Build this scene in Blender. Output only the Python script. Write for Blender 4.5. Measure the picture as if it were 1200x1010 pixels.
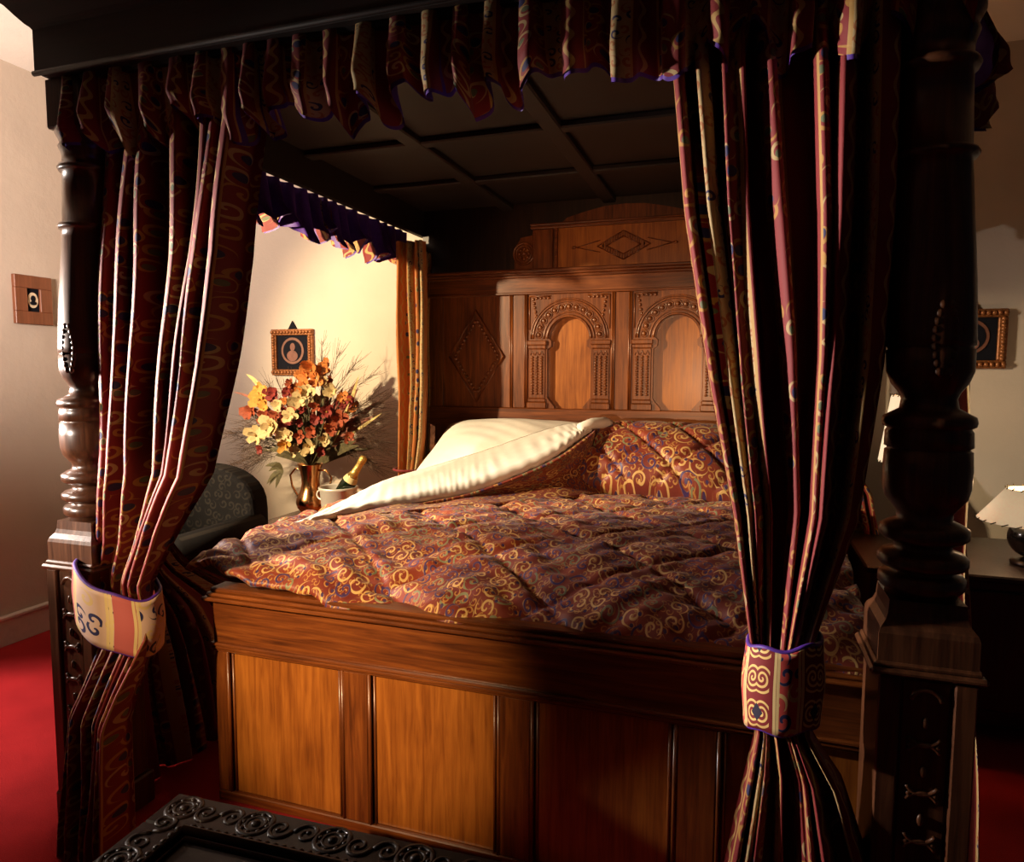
import bpy, bmesh, math, random
from mathutils import Vector, Matrix
random.seed(7)
R = random.random
PI = math.pi
for o in list(bpy.data.objects):
    bpy.data.objects.remove(o)
SC = bpy.context.scene
COL = SC.collection

# ------------------------------------------------------------------ camera
cam_d = bpy.data.cameras.new('camera')
cam = bpy.data.objects.new('camera', cam_d)
COL.objects.link(cam)
cam_d.sensor_fit = 'HORIZONTAL'
cam_d.sensor_width = 36.0
cam_d.lens = 24.237
cam_d.clip_start = 0.02
rx = Vector((0.94801445, 0.31820993, 0.00332325))
dn = Vector((0.02981049, -0.07840494, -0.99647579))
fw = Vector((-0.31682793, 0.94477252, -0.08381501))
mt = Matrix((rx, -dn, -fw)).transposed().to_4x4()
mt.translation = (0, 0, 1.33)
cam.matrix_world = mt
SC.camera = cam
# ------------------------------------------------------------------ world, lights, exposure
SC.view_settings.view_transform = 'Standard'
SC.view_settings.look = 'None'
SC.view_settings.exposure = 0.0
SC.view_settings.gamma = 1.0
SC.view_settings.use_curve_mapping = False
w = bpy.data.worlds.new('world')
SC.world = w
w.use_nodes = True
w.node_tree.nodes['Background'].inputs[0].default_value = (0.9, 0.95, 1.0, 1)
w.node_tree.nodes['Background'].inputs[1].default_value = 0.007


def aim(o, to):
    d = Vector(to) - o.location
    o.rotation_euler = d.to_track_quat('-Z', 'Y').to_euler()


def area(name, loc, to, sx, sy, power, col):
    l = bpy.data.lights.new(name, 'AREA')
    l.shape = 'RECTANGLE'
    l.size, l.size_y = sx, sy
    l.energy = power
    l.color = col
    o = bpy.data.objects.new(name, l)
    COL.objects.link(o)
    o.location = loc
    aim(o, to)
    return o


def spot(name, loc, to, angle, blend, radius, power, col):
    l = bpy.data.lights.new(name, 'SPOT')
    l.spot_size = math.radians(angle)
    l.spot_blend = blend
    l.shadow_soft_size = radius
    l.energy = power
    l.color = col
    o = bpy.data.objects.new(name, l)
    COL.objects.link(o)
    o.location = loc
    aim(o, to)
    return o


# light from the left, out of the frame: one beam on the left foot post and its curtain, one grazing the folds of the right curtain
spot('side_spot', (-3.32, 1.06, 1.45), (-1.80, 1.42, 1.20), 58, 0.8, 0.03, 340, (1.0, 0.88, 0.78))
spot('side_spot_right', (-3.32, 1.10, 1.45), (0.0, 1.42, 1.22), 30, 0.7, 0.08, 700, (1.0, 0.86, 0.76))
# second one behind it, lighting the carpet along the left wall
spot('side_spot_far', (-3.30, 1.62, 1.50), (-2.78, 1.55, 0.0), 58, 0.8, 0.08, 150, (1.0, 0.86, 0.80))
# warm key light from the left, in front of the post: flowers, back wall, pillow, headboard
spot('key_spot', (-3.26, 0.92, 2.03), (-1.58, 3.35, 1.12), 62, 0.6, 0.05, 760, (1.0, 0.76, 0.44))
# cool spot added to brighten the left edge of the quilt
spot('quilt_spot', (-3.30, 1.80, 1.95), (-0.90, 2.05, 0.78), 38, 1.0, 0.05, 190, (1.0, 0.84, 0.80))
# narrow spot added to brighten the left foot post
spot('post_spot', (-2.90, -0.60, 1.50), (-1.84, 1.43, 1.00), 15, 0.8, 0.03, 620, (1.0, 0.84, 0.70))
# warm light on the left end of the footboard
spot('foot_spot', (-1.75, -1.10, 2.10), (-1.12, 1.66, 0.55), 22, 1.0, 0.03, 900, (1.0, 0.70, 0.38))
# warm spot added straight from the front to redden the upper headboard
spot('warm_spot', (-0.30, -1.60, 1.20), (-0.72, 3.5, 1.50), 22, 1.0, 0.03, 330, (1.0, 0.52, 0.26))
# spot added to brighten the upper left wall and ceiling
spot('wall_spot', (-2.3, 0.3, 1.7), (-3.4, 2.5, 2.35), 80, 1.0, 0.2, 480, (1.0, 0.81, 0.70))


# ------------------------------------------------------------------ mesh helpers
class MB:
    def __init__(self):
        self.v = []
        self.f = []
        self.uv = []
        self.sm = []

    def add(self, vs, fs, uvs=None, smooth=False):
        b = len(self.v)
        self.v += [tuple(x) for x in vs]
        for i, f in enumerate(fs):
            self.f.append([b + k for k in f])
            self.sm.append(smooth)
            self.uv.append([uvs[k] for k in f] if uvs else [(0, 0)] * len(f))
        return self

    def box(self, x0, x1, y0, y1, z0, z1, b=0.0):
        if x0 > x1: x0, x1 = x1, x0
        if y0 > y1: y0, y1 = y1, y0
        if z0 > z1: z0, z1 = z1, z0
        b = min(b, (x1 - x0) * .45, (y1 - y0) * .45, (z1 - z0) * .45)
        if b <= 0:
            vs = [(x, y, z) for z in (z0, z1) for y in (y0, y1) for x in (x0, x1)]
            fs = [(0, 2, 3, 1), (4, 5, 7, 6), (0, 1, 5, 4), (2, 6, 7, 3), (0, 4, 6, 2), (1, 3, 7, 5)]
            return self.add(vs, fs)
        bm = bmesh.new()
        bmesh.ops.create_cube(bm, size=1)
        for v in bm.verts:
            v.co = ((x0 + x1) / 2 + v.co.x * (x1 - x0), (y0 + y1) / 2 + v.co.y * (y1 - y0), (z0 + z1) / 2 + v.co.z * (z1 - z0))
        bmesh.ops.bevel(bm, geom=bm.edges[:], offset=b, segments=1, affect='EDGES')
        bm.verts.index_update()
        self.add([v.co[:] for v in bm.verts], [[v.index for v in f.verts] for f in bm.faces])
        bm.free()
        return self

    def lathe(self, prof, c, seg=32, cap=True, flute=None):
        cx, cy, cz = c
        vs, fs, n = [], [], len(prof)
        for (z, r) in prof:
            for k in range(seg):
                a = 2 * PI * k / seg
                rr = r
                if flute: rr = r * (1 + flute(z, a))
                vs.append((cx + rr * math.cos(a), cy + rr * math.sin(a), cz + z))
        for i in range(n - 1):
            for k in range(seg):
                k2 = (k + 1) % seg
                fs.append((i * seg + k, i * seg + k2, (i + 1) * seg + k2, (i + 1) * seg + k))
        self.add(vs, fs, None, True)
        if cap:
            b = len(self.v) - n * seg
            self.f.append([b + k for k in range(seg)][::-1]); self.sm.append(False); self.uv.append([(0, 0)] * seg)
            self.f.append([b + (n - 1) * seg + k for k in range(seg)]); self.sm.append(False); self.uv.append([(0, 0)] * seg)
        return self

    def tube(self, pts, r, seg=8, smooth=True, closed=False):
        pts = [Vector(p) for p in pts]
        n = len(pts)
        rs = r if isinstance(r, (list, tuple)) else [r] * n
        vs, fs = [], []
        prev = None
        for i, p in enumerate(pts):
            if closed:
                t = pts[(i + 1) % n] - pts[i - 1]
            else:
                t = pts[min(i + 1, n - 1)] - pts[max(i - 1, 0)]
            if t.length < 1e-9: t = Vector((0, 0, 1))
            t.normalize()
            if prev is None:
                u = t.orthogonal().normalized()
            else:
                u = prev - t * prev.dot(t)
                u = u.normalized() if u.length > 1e-6 else t.orthogonal().normalized()
            prev = u
            w_ = t.cross(u)
            for k in range(seg):
                a = 2 * PI * k / seg
                vs.append(p + (u * math.cos(a) + w_ * math.sin(a)) * rs[i])
        for i in range(n if closed else n - 1):
            j = (i + 1) % n
            for k in range(seg):
                k2 = (k + 1) % seg
                fs.append((i * seg + k, i * seg + k2, j * seg + k2, j * seg + k))
        if not closed:
            fs.append(tuple(range(seg))[::-1])
            fs.append(tuple((n - 1) * seg + k for k in range(seg)))
        return self.add(vs, fs, None, smooth)

    def ring(self, c, r, rt, axis='y', n=24, seg=8, a0=0, a1=2 * PI):
        full = abs(a1 - a0 - 2 * PI) < 1e-6
        m = n if full else n + 1
        pts = []
        for k in range(m):
            a = a0 + (a1 - a0) * k / n
            u, v_ = r * math.cos(a), r * math.sin(a)
            if axis == 'y': pts.append((c[0] + u, c[1], c[2] + v_))
            elif axis == 'z': pts.append((c[0] + u, c[1] + v_, c[2]))
            else: pts.append((c[0], c[1] + u, c[2] + v_))
        return self.tube(pts, rt, seg, True, full)

    def prism(self, poly, y0, y1, plane='xz'):
        """polygon in a plane, pulled along the third axis"""
        n = len(poly)
        def P(p, d):
            if plane == 'xz': return (p[0], d, p[1])
            if plane == 'xy': return (p[0], p[1], d)
            return (d, p[0], p[1])
        vs = [P(p, y0) for p in poly] + [P(p, y1) for p in poly]
        fs = [tuple(range(n)), tuple(range(n, 2 * n))[::-1]]
        for k in range(n):
            k2 = (k + 1) % n
            fs.append((k, n + k, n + k2, k2))
        return self.add(vs, fs)

    def grid(self, fn, nu, nv, uvf=None, smooth=True, closed=False):
        vs, uvs, fs = [], [], []
        for j in range(nv + 1):
            for i in range(nu + 1):
                u, v = i / nu, j / nv
                vs.append(fn(u, v))
                uvs.append(uvf(u, v) if uvf else (u, v))
        for j in range(nv):
            for i in range(nu):
                a = j * (nu + 1) + i
                fs.append((a, a + 1, a + nu + 2, a + nu + 1))
        return self.add(vs, fs, uvs, smooth)

    def ball(self, c, rx_, ry=None, rz=None, nu=12, nv=8):
        ry = rx_ if ry is None else ry
        rz = rx_ if rz is None else rz
        def fn(u, v):
            a, b = 2 * PI * u, PI * (v - .5)
            return (c[0] + rx_ * math.cos(b) * math.cos(a), c[1] + ry * math.cos(b) * math.sin(a), c[2] + rz * math.sin(b))
        return self.grid(fn, nu, nv)

    def build(self, name, mat, parent=None, fix=True):
        me = bpy.data.meshes.new(name)
        off = Vector((0, 0, 0))
        p = parent
        while p is not None:
            off += p.location
            p = p.parent
        me.from_pydata([Vector(v) - off for v in self.v], [], self.f)
        uvl = me.uv_layers.new(name='UVMap')
        flat = [c for face in self.uv for uv in face for c in uv]
        uvl.data.foreach_set('uv', flat)
        me.polygons.foreach_set('use_smooth', self.sm)
        me.materials.append(mat)
        if fix:
            bm = bmesh.new(); bm.from_mesh(me)
            bmesh.ops.remove_doubles(bm, verts=bm.verts, dist=1e-6)
            bmesh.ops.recalc_face_normals(bm, faces=bm.faces)
            bm.to_mesh(me); bm.free()
        me.update()
        o = bpy.data.objects.new(name, me)
        COL.objects.link(o)
        o.parent = parent
        return o


def tag(o, label=None, cat=None, group=None, kind=None):
    if label: o['label'] = label
    if cat: o['category'] = cat
    if group: o['group'] = group
    if kind: o['kind'] = kind
    return o


def empty(name, loc):
    o = bpy.data.objects.new(name, None)
    o.empty_display_size = .1
    COL.objects.link(o)
    o.location = loc
    return o


def lerp(a, b, t): return a + (b - a) * t
def sst(a, b, x):
    t = max(0, min(1, (x - a) / (b - a))) if a != b else float(x > a)
    return t * t * (3 - 2 * t)
def interp(pts, z):
    """pts: list of (key, value) with rising key, smooth interpolation"""
    if z <= pts[0][0]: return pts[0][1]
    for (a, va), (b, vb) in zip(pts, pts[1:]):
        if z <= b:
            t = (z - a) / (b - a)
            return va + (vb - va) * t
    return pts[-1][1]


# ------------------------------------------------------------------ material helpers
class NT:
    def __init__(self, name):
        self.m = bpy.data.materials.new(name)
        self.m.use_nodes = True
        self.t = self.m.node_tree
        self.b = self.t.nodes['Principled BSDF']

    def n(self, typ, **kw):
        nd = self.t.nodes.new(typ)
        for k, v in kw.items(): setattr(nd, k, v)
        return nd

    def put(self, sock, v):
        if hasattr(v, 'is_linked') or isinstance(v, bpy.types.NodeSocket): self.t.links.new(v, sock)
        else: sock.default_value = v

    def math(self, op, a, b=0.0, c=None):
        nd = self.n('ShaderNodeMath', operation=op)
        self.put(nd.inputs[0], a); self.put(nd.inputs[1], b)
        if c is not None: self.put(nd.inputs[2], c)
        return nd.outputs[0]

    def vmath(self, op, a, b=(0, 0, 0)):
        nd = self.n('ShaderNodeVectorMath', operation=op)
        self.put(nd.inputs[0], a); self.put(nd.inputs[1], b)
        return nd.outputs[1] if op in ('LENGTH', 'DOT_PRODUCT') else nd.outputs[0]

    def coord(self, which='Object', scale=(1, 1, 1), rot=(0, 0, 0)):
        tc = self.n('ShaderNodeTexCoord')
        mp = self.n('ShaderNodeMapping')
        self.t.links.new(tc.outputs[which], mp.inputs[0])
        mp.inputs['Scale'].default_value = scale
        mp.inputs['Rotation'].default_value = rot
        return mp.outputs[0]

    def noise(self, vec, scale, detail=3, rough=.5, dist=0):
        nd = self.n('ShaderNodeTexNoise')
        self.t.links.new(vec, nd.inputs['Vector'])
        nd.inputs['Scale'].default_value = scale
        nd.inputs['Detail'].default_value = detail
        nd.inputs['Roughness'].default_value = rough
        nd.inputs['Distortion'].default_value = dist
        return nd.outputs[0]

    def ramp(self, fac, stops):
        nd = self.n('ShaderNodeValToRGB')
        self.put(nd.inputs[0], fac)
        e = nd.color_ramp.elements
        while len(e) < len(stops): e.new(.5)
        for k, (p, c) in enumerate(stops):
            e[k].position = p; e[k].color = tuple(c) + (1,)
        return nd.outputs[0]

    def mix(self, fac, a, b):
        nd = self.n('ShaderNodeMix', data_type='RGBA')
        self.put(nd.inputs[0], fac)
        self.put(nd.inputs[6], a if not isinstance(a, tuple) else a + (1,))
        self.put(nd.inputs[7], b if not isinstance(b, tuple) else b + (1,))
        return nd.outputs[2]

    def step(self, x, lo, hi):
        nd = self.n('ShaderNodeMapRange', interpolation_type='SMOOTHSTEP')
        self.put(nd.inputs[0], x)
        nd.inputs[1].default_value = lo; nd.inputs[2].default_value = hi
        return nd.outputs[0]

    def bump(self, h, strength=.3, dist=.01):
        nd = self.n('ShaderNodeBump')
        nd.inputs['Strength'].default_value = strength
        nd.inputs['Distance'].default_value = dist
        self.t.links.new(h, nd.inputs['Height'])
        self.t.links.new(nd.outputs[0], self.b.inputs['Normal'])

    def set(self, **kw):
        for k, v in kw.items():
            k = k.replace('_', ' ')
            s = self.b.inputs[k]
            if isinstance(v, tuple) and len(v) == 3 and s.type == 'RGBA': v = v + (1,)
            self.put(s, v)
        return self


def wood(name, axis, dark, mid, light, rough=.33, coat=.25, fig=1.0):
    m = NT(name)
    sc = {'x': (2.2, 34, 34), 'y': (34, 2.2, 34), 'z': (34, 34, 2.2)}[axis]
    c = m.coord('Object', sc)
    g1 = m.noise(c, 1.6, 6, .62, .6)
    sc2 = {'x': (5, 160, 160), 'y': (160, 5, 160), 'z': (160, 160, 5)}[axis]
    g2 = m.noise(m.coord('Object', sc2), 1.0, 3, .6)
    big = m.noise(m.coord('Object'), 3.5, 3, .5)
    f = m.math('ADD', m.math('MULTIPLY', g1, .62), m.math('MULTIPLY', g2, .22))
    f = m.math('ADD', f, m.math('MULTIPLY', big, .24 * fig))
    col = m.ramp(f, [(.34, dark), (.55, mid), (.76, light)])
    m.set(Base_Color=col, Roughness=m.math('ADD', rough - .06, m.math('MULTIPLY', g1, .14)))
    m.b.inputs['Coat Weight'].default_value = coat
    m.b.inputs['Coat Roughness'].default_value = .22
    m.bump(f, .12, .004)
    return m.m


OD, OM, OL = (.028, .007, .003), (.15, .038, .007), (.30, .088, .014)
wood_h = wood('oak_grain_along_width', 'x', OD, OM, OL)
wood_v = wood('oak_grain_upright', 'z', OD, OM, OL)
wood_y = wood('oak_grain_along_length', 'y', OD, OM, OL)
wood_fig = wood('figured_oak_panel', 'z', (.07, .018, .005), (.22, .062, .009), (.40, .13, .018), fig=1.8)
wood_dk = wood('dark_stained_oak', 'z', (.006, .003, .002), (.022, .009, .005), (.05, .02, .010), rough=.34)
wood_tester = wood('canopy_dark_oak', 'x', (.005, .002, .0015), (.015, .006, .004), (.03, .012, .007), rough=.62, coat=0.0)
wood_post = wood('turned_oak', 'z', (.018, .006, .003), (.07, .025, .010), (.15, .055, .022), rough=.3, coat=.3)
wood_chest = wood('black_polished_oak', 'x', (.002, .001, .0008), (.007, .003, .002), (.015, .006, .004), rough=.42, coat=.22)
wood_chest.node_tree.nodes['Principled BSDF'].inputs['Specular IOR Level'].default_value = .15
wood_chest.node_tree.nodes['Principled BSDF'].inputs['Coat Roughness'].default_value = .10
wood_mah = wood('mahogany', 'x', (.07, .016, .008), (.2, .05, .02), (.3, .08, .03), rough=.25, coat=.4)
wood_frame = wood('frame_walnut', 'z', (.10, .03, .012), (.2, .065, .028), (.3, .10, .045), rough=.4)


def plain(name, col, rough=.6, metal=0.0, coat=0.0, nscale=40, var=.15, bump=.0):
    m = NT(name)
    c = m.coord('Object')
    f = m.noise(c, nscale, 3)
    lo = tuple(x * (1 - var) for x in col); hi = tuple(min(1, x * (1 + var)) for x in col)
    m.set(Base_Color=m.ramp(f, [(.3, lo), (.7, hi)]), Roughness=rough, Metallic=metal)
    m.b.inputs['Coat Weight'].default_value = coat
    if bump: m.bump(f, bump, .01)
    return m.m


def plaster(name, col):
    m = NT(name)
    c = m.coord('Object')
    f = m.noise(c, 3, 4); g = m.noise(c, 60, 4, .6); h = m.noise(c, 9, 3)
    m.set(Base_Color=m.ramp(f, [(.3, tuple(x * .94 for x in col)), (.7, tuple(min(1, x * 1.04) for x in col))]), Roughness=.85)
    m.bump(m.math('ADD', m.math('MULTIPLY', g, .35), h), .22, .012)
    return m.m


m_wall = plaster('cream_plaster', (.56, .475, .385))
m_ceil = plaster('white_ceiling_plaster', (.80, .75, .68))
m_skirt = plain('white_gloss_paint', (.62, .55, .48), .35, var=.05)


def carpet():
    m = NT('red_carpet')
    c = m.coord('Object')
    f = m.noise(c, 350, 2); g = m.noise(c, 5, 3)
    col = m.ramp(m.math('ADD', m.math('MULTIPLY', f, .6), m.math('MULTIPLY', g, .4)), [(.3, (.24, .006, .008)), (.7, (.46, .018, .02))])
    m.set(Base_Color=col, Roughness=.95)
    m.b.inputs['Sheen Weight'].default_value = .05
    m.b.inputs['Specular IOR Level'].default_value = .1
    m.bump(f, .6, .004)
    return m.m


m_carpet = carpet()


def scroll(m, vec, freq, turns, thr, seed=0.0, maxr=.52):
    """curling scroll strokes: one spiral per Voronoi cell. vec = flat cloth coordinates in metres"""
    v = m.vmath('MULTIPLY', vec, (freq, freq, freq))
    v = m.vmath('ADD', v, (seed, seed * 1.7, 0))
    vo = m.n('ShaderNodeTexVoronoi', voronoi_dimensions='2D', feature='F1')
    vo.inputs['Scale'].default_value = 1.0
    vo.inputs['Randomness'].default_value = .8
    m.t.links.new(v, vo.inputs['Vector'])
    d = m.vmath('SUBTRACT', v, vo.outputs['Position'])
    sp = m.n('ShaderNodeSeparateXYZ'); m.t.links.new(d, sp.inputs[0])
    th = m.math('ARCTAN2', sp.outputs[1], sp.outputs[0])
    sc = m.n('ShaderNodeSeparateColor'); m.t.links.new(vo.outputs['Color'], sc.inputs[0])
    sign = m.math('SUBTRACT', m.math('MULTIPLY', m.math('GREATER_THAN', sc.outputs[0], .5), 2.0), 1.0)
    a = m.math('ADD', m.math('MULTIPLY', vo.outputs['Distance'], turns * 2 * PI), m.math('MULTIPLY', th, sign))
    a = m.math('ADD', a, m.math('MULTIPLY', sc.outputs[1], 6.28))
    s = m.step(m.math('SINE', a), thr - .12, thr + .12)
    s = m.math('MULTIPLY', s, m.math('SUBTRACT', 1.0, m.step(vo.outputs['Distance'], maxr - .06, maxr)))
    return s, sc.outputs, vo.outputs['Distance']


def cloth_uv(m):
    tc = m.n('ShaderNodeTexCoord')
    return tc.outputs['UV']


RED = (.175, .006, .008); GOLD = (.34, .17, .03); CREAM = (.38, .27, .12); NAVY = (.012, .010, .07); GREEN = (.09, .11, .05)


def curtain_mat(name, red=RED):
    m = NT(name)
    uv = cloth_uv(m)
    sx = m.n('ShaderNodeSeparateXYZ'); m.t.links.new(uv, sx.inputs[0])
    x, y = sx.outputs[0], sx.outputs[1]
    # stripe repeat .23 m
    xr = m.math('FLOORED_MODULO', x, .23)
    s1, c1, d1 = scroll(m, uv, 21, 2.3, .45)
    s2, c2, d2 = scroll(m, uv, 36, 1.9, .3, 3.3)
    body = m.mix(s1, red, GOLD)
    body = m.mix(m.math('MULTIPLY', s1, m.math('GREATER_THAN', c1[2], .62)), body, CREAM)
    flower = m.math('MULTIPLY', m.math('LESS_THAN', d1, .23), m.math('GREATER_THAN', c1[1], .58))
    body = m.mix(flower, body, NAVY)
    flower2 = m.math('MULTIPLY', m.math('LESS_THAN', d1, .17), m.math('LESS_THAN', c1[1], .25))
    body = m.mix(flower2, body, GREEN)
    border = m.mix(s2, CREAM, (.30, .10, .03))
    border = m.mix(m.math('MULTIPLY', s2, m.math('GREATER_THAN', c2[0], .72)), border, NAVY)
    plain_red = red
    # wavy gold vine in the middle of the plain red stripe
    wav = m.math('MULTIPLY', m.math('SINE', m.math('MULTIPLY', y, 2 * PI / .07)), .007)
    dv = m.math('ABSOLUTE', m.math('SUBTRACT', m.math('SUBTRACT', xr, .195), wav))
    vine = m.math('LESS_THAN', dv, .0045)
    redstripe = m.mix(vine, plain_red, (.40, .25, .08))
    col = m.mix(m.math('GREATER_THAN', xr, .10), body, border)
    col = m.mix(m.math('GREATER_THAN', xr, .155), col, redstripe)
    for e in (.10, .155, .228):
        ln = m.math('LESS_THAN', m.math('ABSOLUTE', m.math('SUBTRACT', xr, e)), .003)
        col = m.mix(ln, col, (.38, .22, .06))
    weave = m.noise(uv, 900, 2)
    m.set(Base_Color=col, Roughness=.72)
    m.b.inputs['Sheen Weight'].default_value = .12
    m.b.inputs['Sheen Roughness'].default_value = .4
    m.bump(m.math('ADD', m.math('MULTIPLY', weave, .4), s1), .15, .002)
    return m.m


m_curtain = curtain_mat('scroll_stripe_curtain_cloth')
m_curtain_lit = curtain_mat('warm_lit_curtain_cloth', (.44, .135, .025))  # same striped cloth, warm light painted into its ground colour as amber


def quilt_mat(name, scale=1.0):
    m = NT(name)
    uv = cloth_uv(m)
    s1, c1, d1 = scroll(m, uv, 20 * scale, 2.6, .62, 1.3, .6)
    s2, c2, d2 = scroll(m, uv, 42 * scale, 2.0, .55, 5.1, .5)
    g = m.noise(uv, 6, 2)
    ground = m.ramp(g, [(.35, (.14, .016, .010)), (.65, (.27, .045, .018))])
    col = m.mix(s2, ground, (.44, .20, .05))
    col = m.mix(s1, col, (.62, .38, .13))
    col = m.mix(m.math('MULTIPLY', s1, m.math('GREATER_THAN', c1[0], .66)), col, (.055, .025, .11))
    col = m.mix(m.math('MULTIPLY', s1, m.math('LESS_THAN', c1[0], .20)), col, (.20, .20, .10))
    fl = m.math('MULTIPLY', m.math('LESS_THAN', d2, .20), m.math('GREATER_THAN', c2[1], .72))
    col = m.mix(fl, col, (.05, .02, .08))
    m.set(Base_Color=col, Roughness=.5)
    m.b.inputs['Sheen Weight'].default_value = .1
    m.bump(m.math('ADD', s1, m.math('MULTIPLY', s2, .6)), .25, .004)
    return m.m


m_quilt = quilt_mat('quilted_paisley_cloth')
m_quilt_pillow = quilt_mat('quilted_paisley_cloth_large', .62)
m_purple = plain('purple_lining', (.075, .018, .26), .55, nscale=60)
m_linen = plain('white_cotton', (.86, .82, .76), .8, nscale=25, var=.03, bump=.05)
m_mattress = plain('ticking', (.10, .06, .05), .9)
m_brass = plain('polished_copper', (.72, .36, .15), .2, 1.0, nscale=8, var=.12)
m_silver = plain('silver_plate', (.80, .76, .70), .38, .35, nscale=8, var=.05)
m_black = plain('black_mat', (.008, .008, .012), .9)
m_black.node_tree.nodes['Principled BSDF'].inputs['Specular IOR Level'].default_value = .1
m_gilt = plain('gilt_moulding', (.28, .10, .03), .4, .4, nscale=80, var=.4)
m_creamcard = plain('cream_card', (.75, .62, .42), .7)
m_medal = plain('umber_medallion', (.16, .06, .035), .6)
m_flesh = plain('faded_portrait_tone', (.17, .07, .05), .8)
m_glassg = plain('bottle_green_glass', (.006, .012, .005), .08, coat=.6)
m_foil = plain('gold_foil', (.80, .55, .16), .35, .8, nscale=90, var=.2, bump=.4)
m_labelw = plain('paper_label', (.72, .6, .3), .6)
m_damask = None


def damask():
    m = NT('dark_damask_upholstery')
    c = m.coord('Object', (1, 1, 1))
    sx = m.n('ShaderNodeSeparateXYZ'); m.t.links.new(c, sx.inputs[0])
    cb = m.n('ShaderNodeCombineXYZ'); m.t.links.new(sx.outputs[0], cb.inputs[0]); m.t.links.new(sx.outputs[2], cb.inputs[1])
    s, cc, d = scroll(m, cb.outputs[0], 20, 2.0, .2, 2.0)
    m.set(Base_Color=m.mix(s, (.006, .005, .006), (.018, .015, .014)), Roughness=.85)
    m.b.inputs['Specular IOR Level'].default_value = .15
    return m.m


m_damask = damask()

# ------------------------------------------------------------------ the room
XL, YB, ZC = -3.377, 3.72, 2.80
tag(MB().box(XL - .2, 2.4, -2.6, YB + .2, -.1, 0).build('floor', m_carpet), kind='structure')
tag(MB().box(XL - .2, 2.4, -2.6, YB + .2, ZC, ZC + .1).build('ceiling', m_ceil), kind='structure')
tag(MB().box(XL - .15, XL, .75, YB, 0, ZC).build('wall_left', m_wall), kind='structure')
tag(MB().box(XL - .15, 2.4, YB, YB + .15, 0, ZC).build('wall_back', m_wall), kind='structure')
tag(MB().box(2.25, 2.4, 2.7, YB, 0, ZC).build('wall_right', m_wall), kind='structure')
sk = MB().box(XL, XL + .018, .75, YB, 0, .125, .003)
sk.box(XL, XL + .026, .75, YB, .122, .15, .008)
tag(sk.build('baseboard_left', m_skirt), kind='structure')
sk = MB().box(XL, 2.25, YB - .018, YB, 0, .125, .003)
sk.box(XL, 2.25, YB - .026, YB, .122, .15, .008)
tag(sk.build('baseboard_back', m_skirt), kind='structure')

# ------------------------------------------------------------------ the bed: posts, canopy, headboard, footboard
bed = tag(empty('four_poster_bed', (-.75, 2.5, 0)),
          'carved dark oak four-poster bed with panelled footboard, arched headboard and heavy canopy', 'bed')
PXL, PXR, PYF, PYH = -1.795, .338, 1.50, 3.56

PROF = [(.90, .062), (.915, .062), (.918, .070), (.925, .075), (.940, .075), (.947, .070), (.950, .056), (.957, .056), (.961, .072), (.968, .078), (.980, .078),
        (.988, .070), (.994, .050), (1.006, .050), (1.012, .068), (1.020, .077), (1.036, .077), (1.044, .066), (1.052, .048), (1.066, .048),
        (1.082, .060), (1.095, .070), (1.115, .075), (1.15, .076), (1.185, .074), (1.187, .070), (1.191, .070), (1.193, .075), (1.222, .074),
        (1.228, .070), (1.232, .078), (1.240, .080), (1.250, .078), (1.258, .064), (1.266, .050), (1.284, .047), (1.296, .052), (1.312, .064), (1.335, .073),
        (1.376, .074), (1.378, .071), (1.382, .071), (1.384, .075), (1.40, .075), (1.50, .073), (1.60, .068), (1.70, .063), (1.722, .062),
        (1.724, .070), (1.731, .074), (1.738, .070), (1.74, .062), (1.84, .061), (1.878, .061), (1.88, .069), (1.888, .073), (1.896, .069), (1.898, .061),
        (1.92, .061), (1.93, .064), (1.945, .070), (1.955, .066), (1.965, .070), (1.98, .078), (1.99, .078), (1.992, .07), (2.05, .06)]


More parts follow.
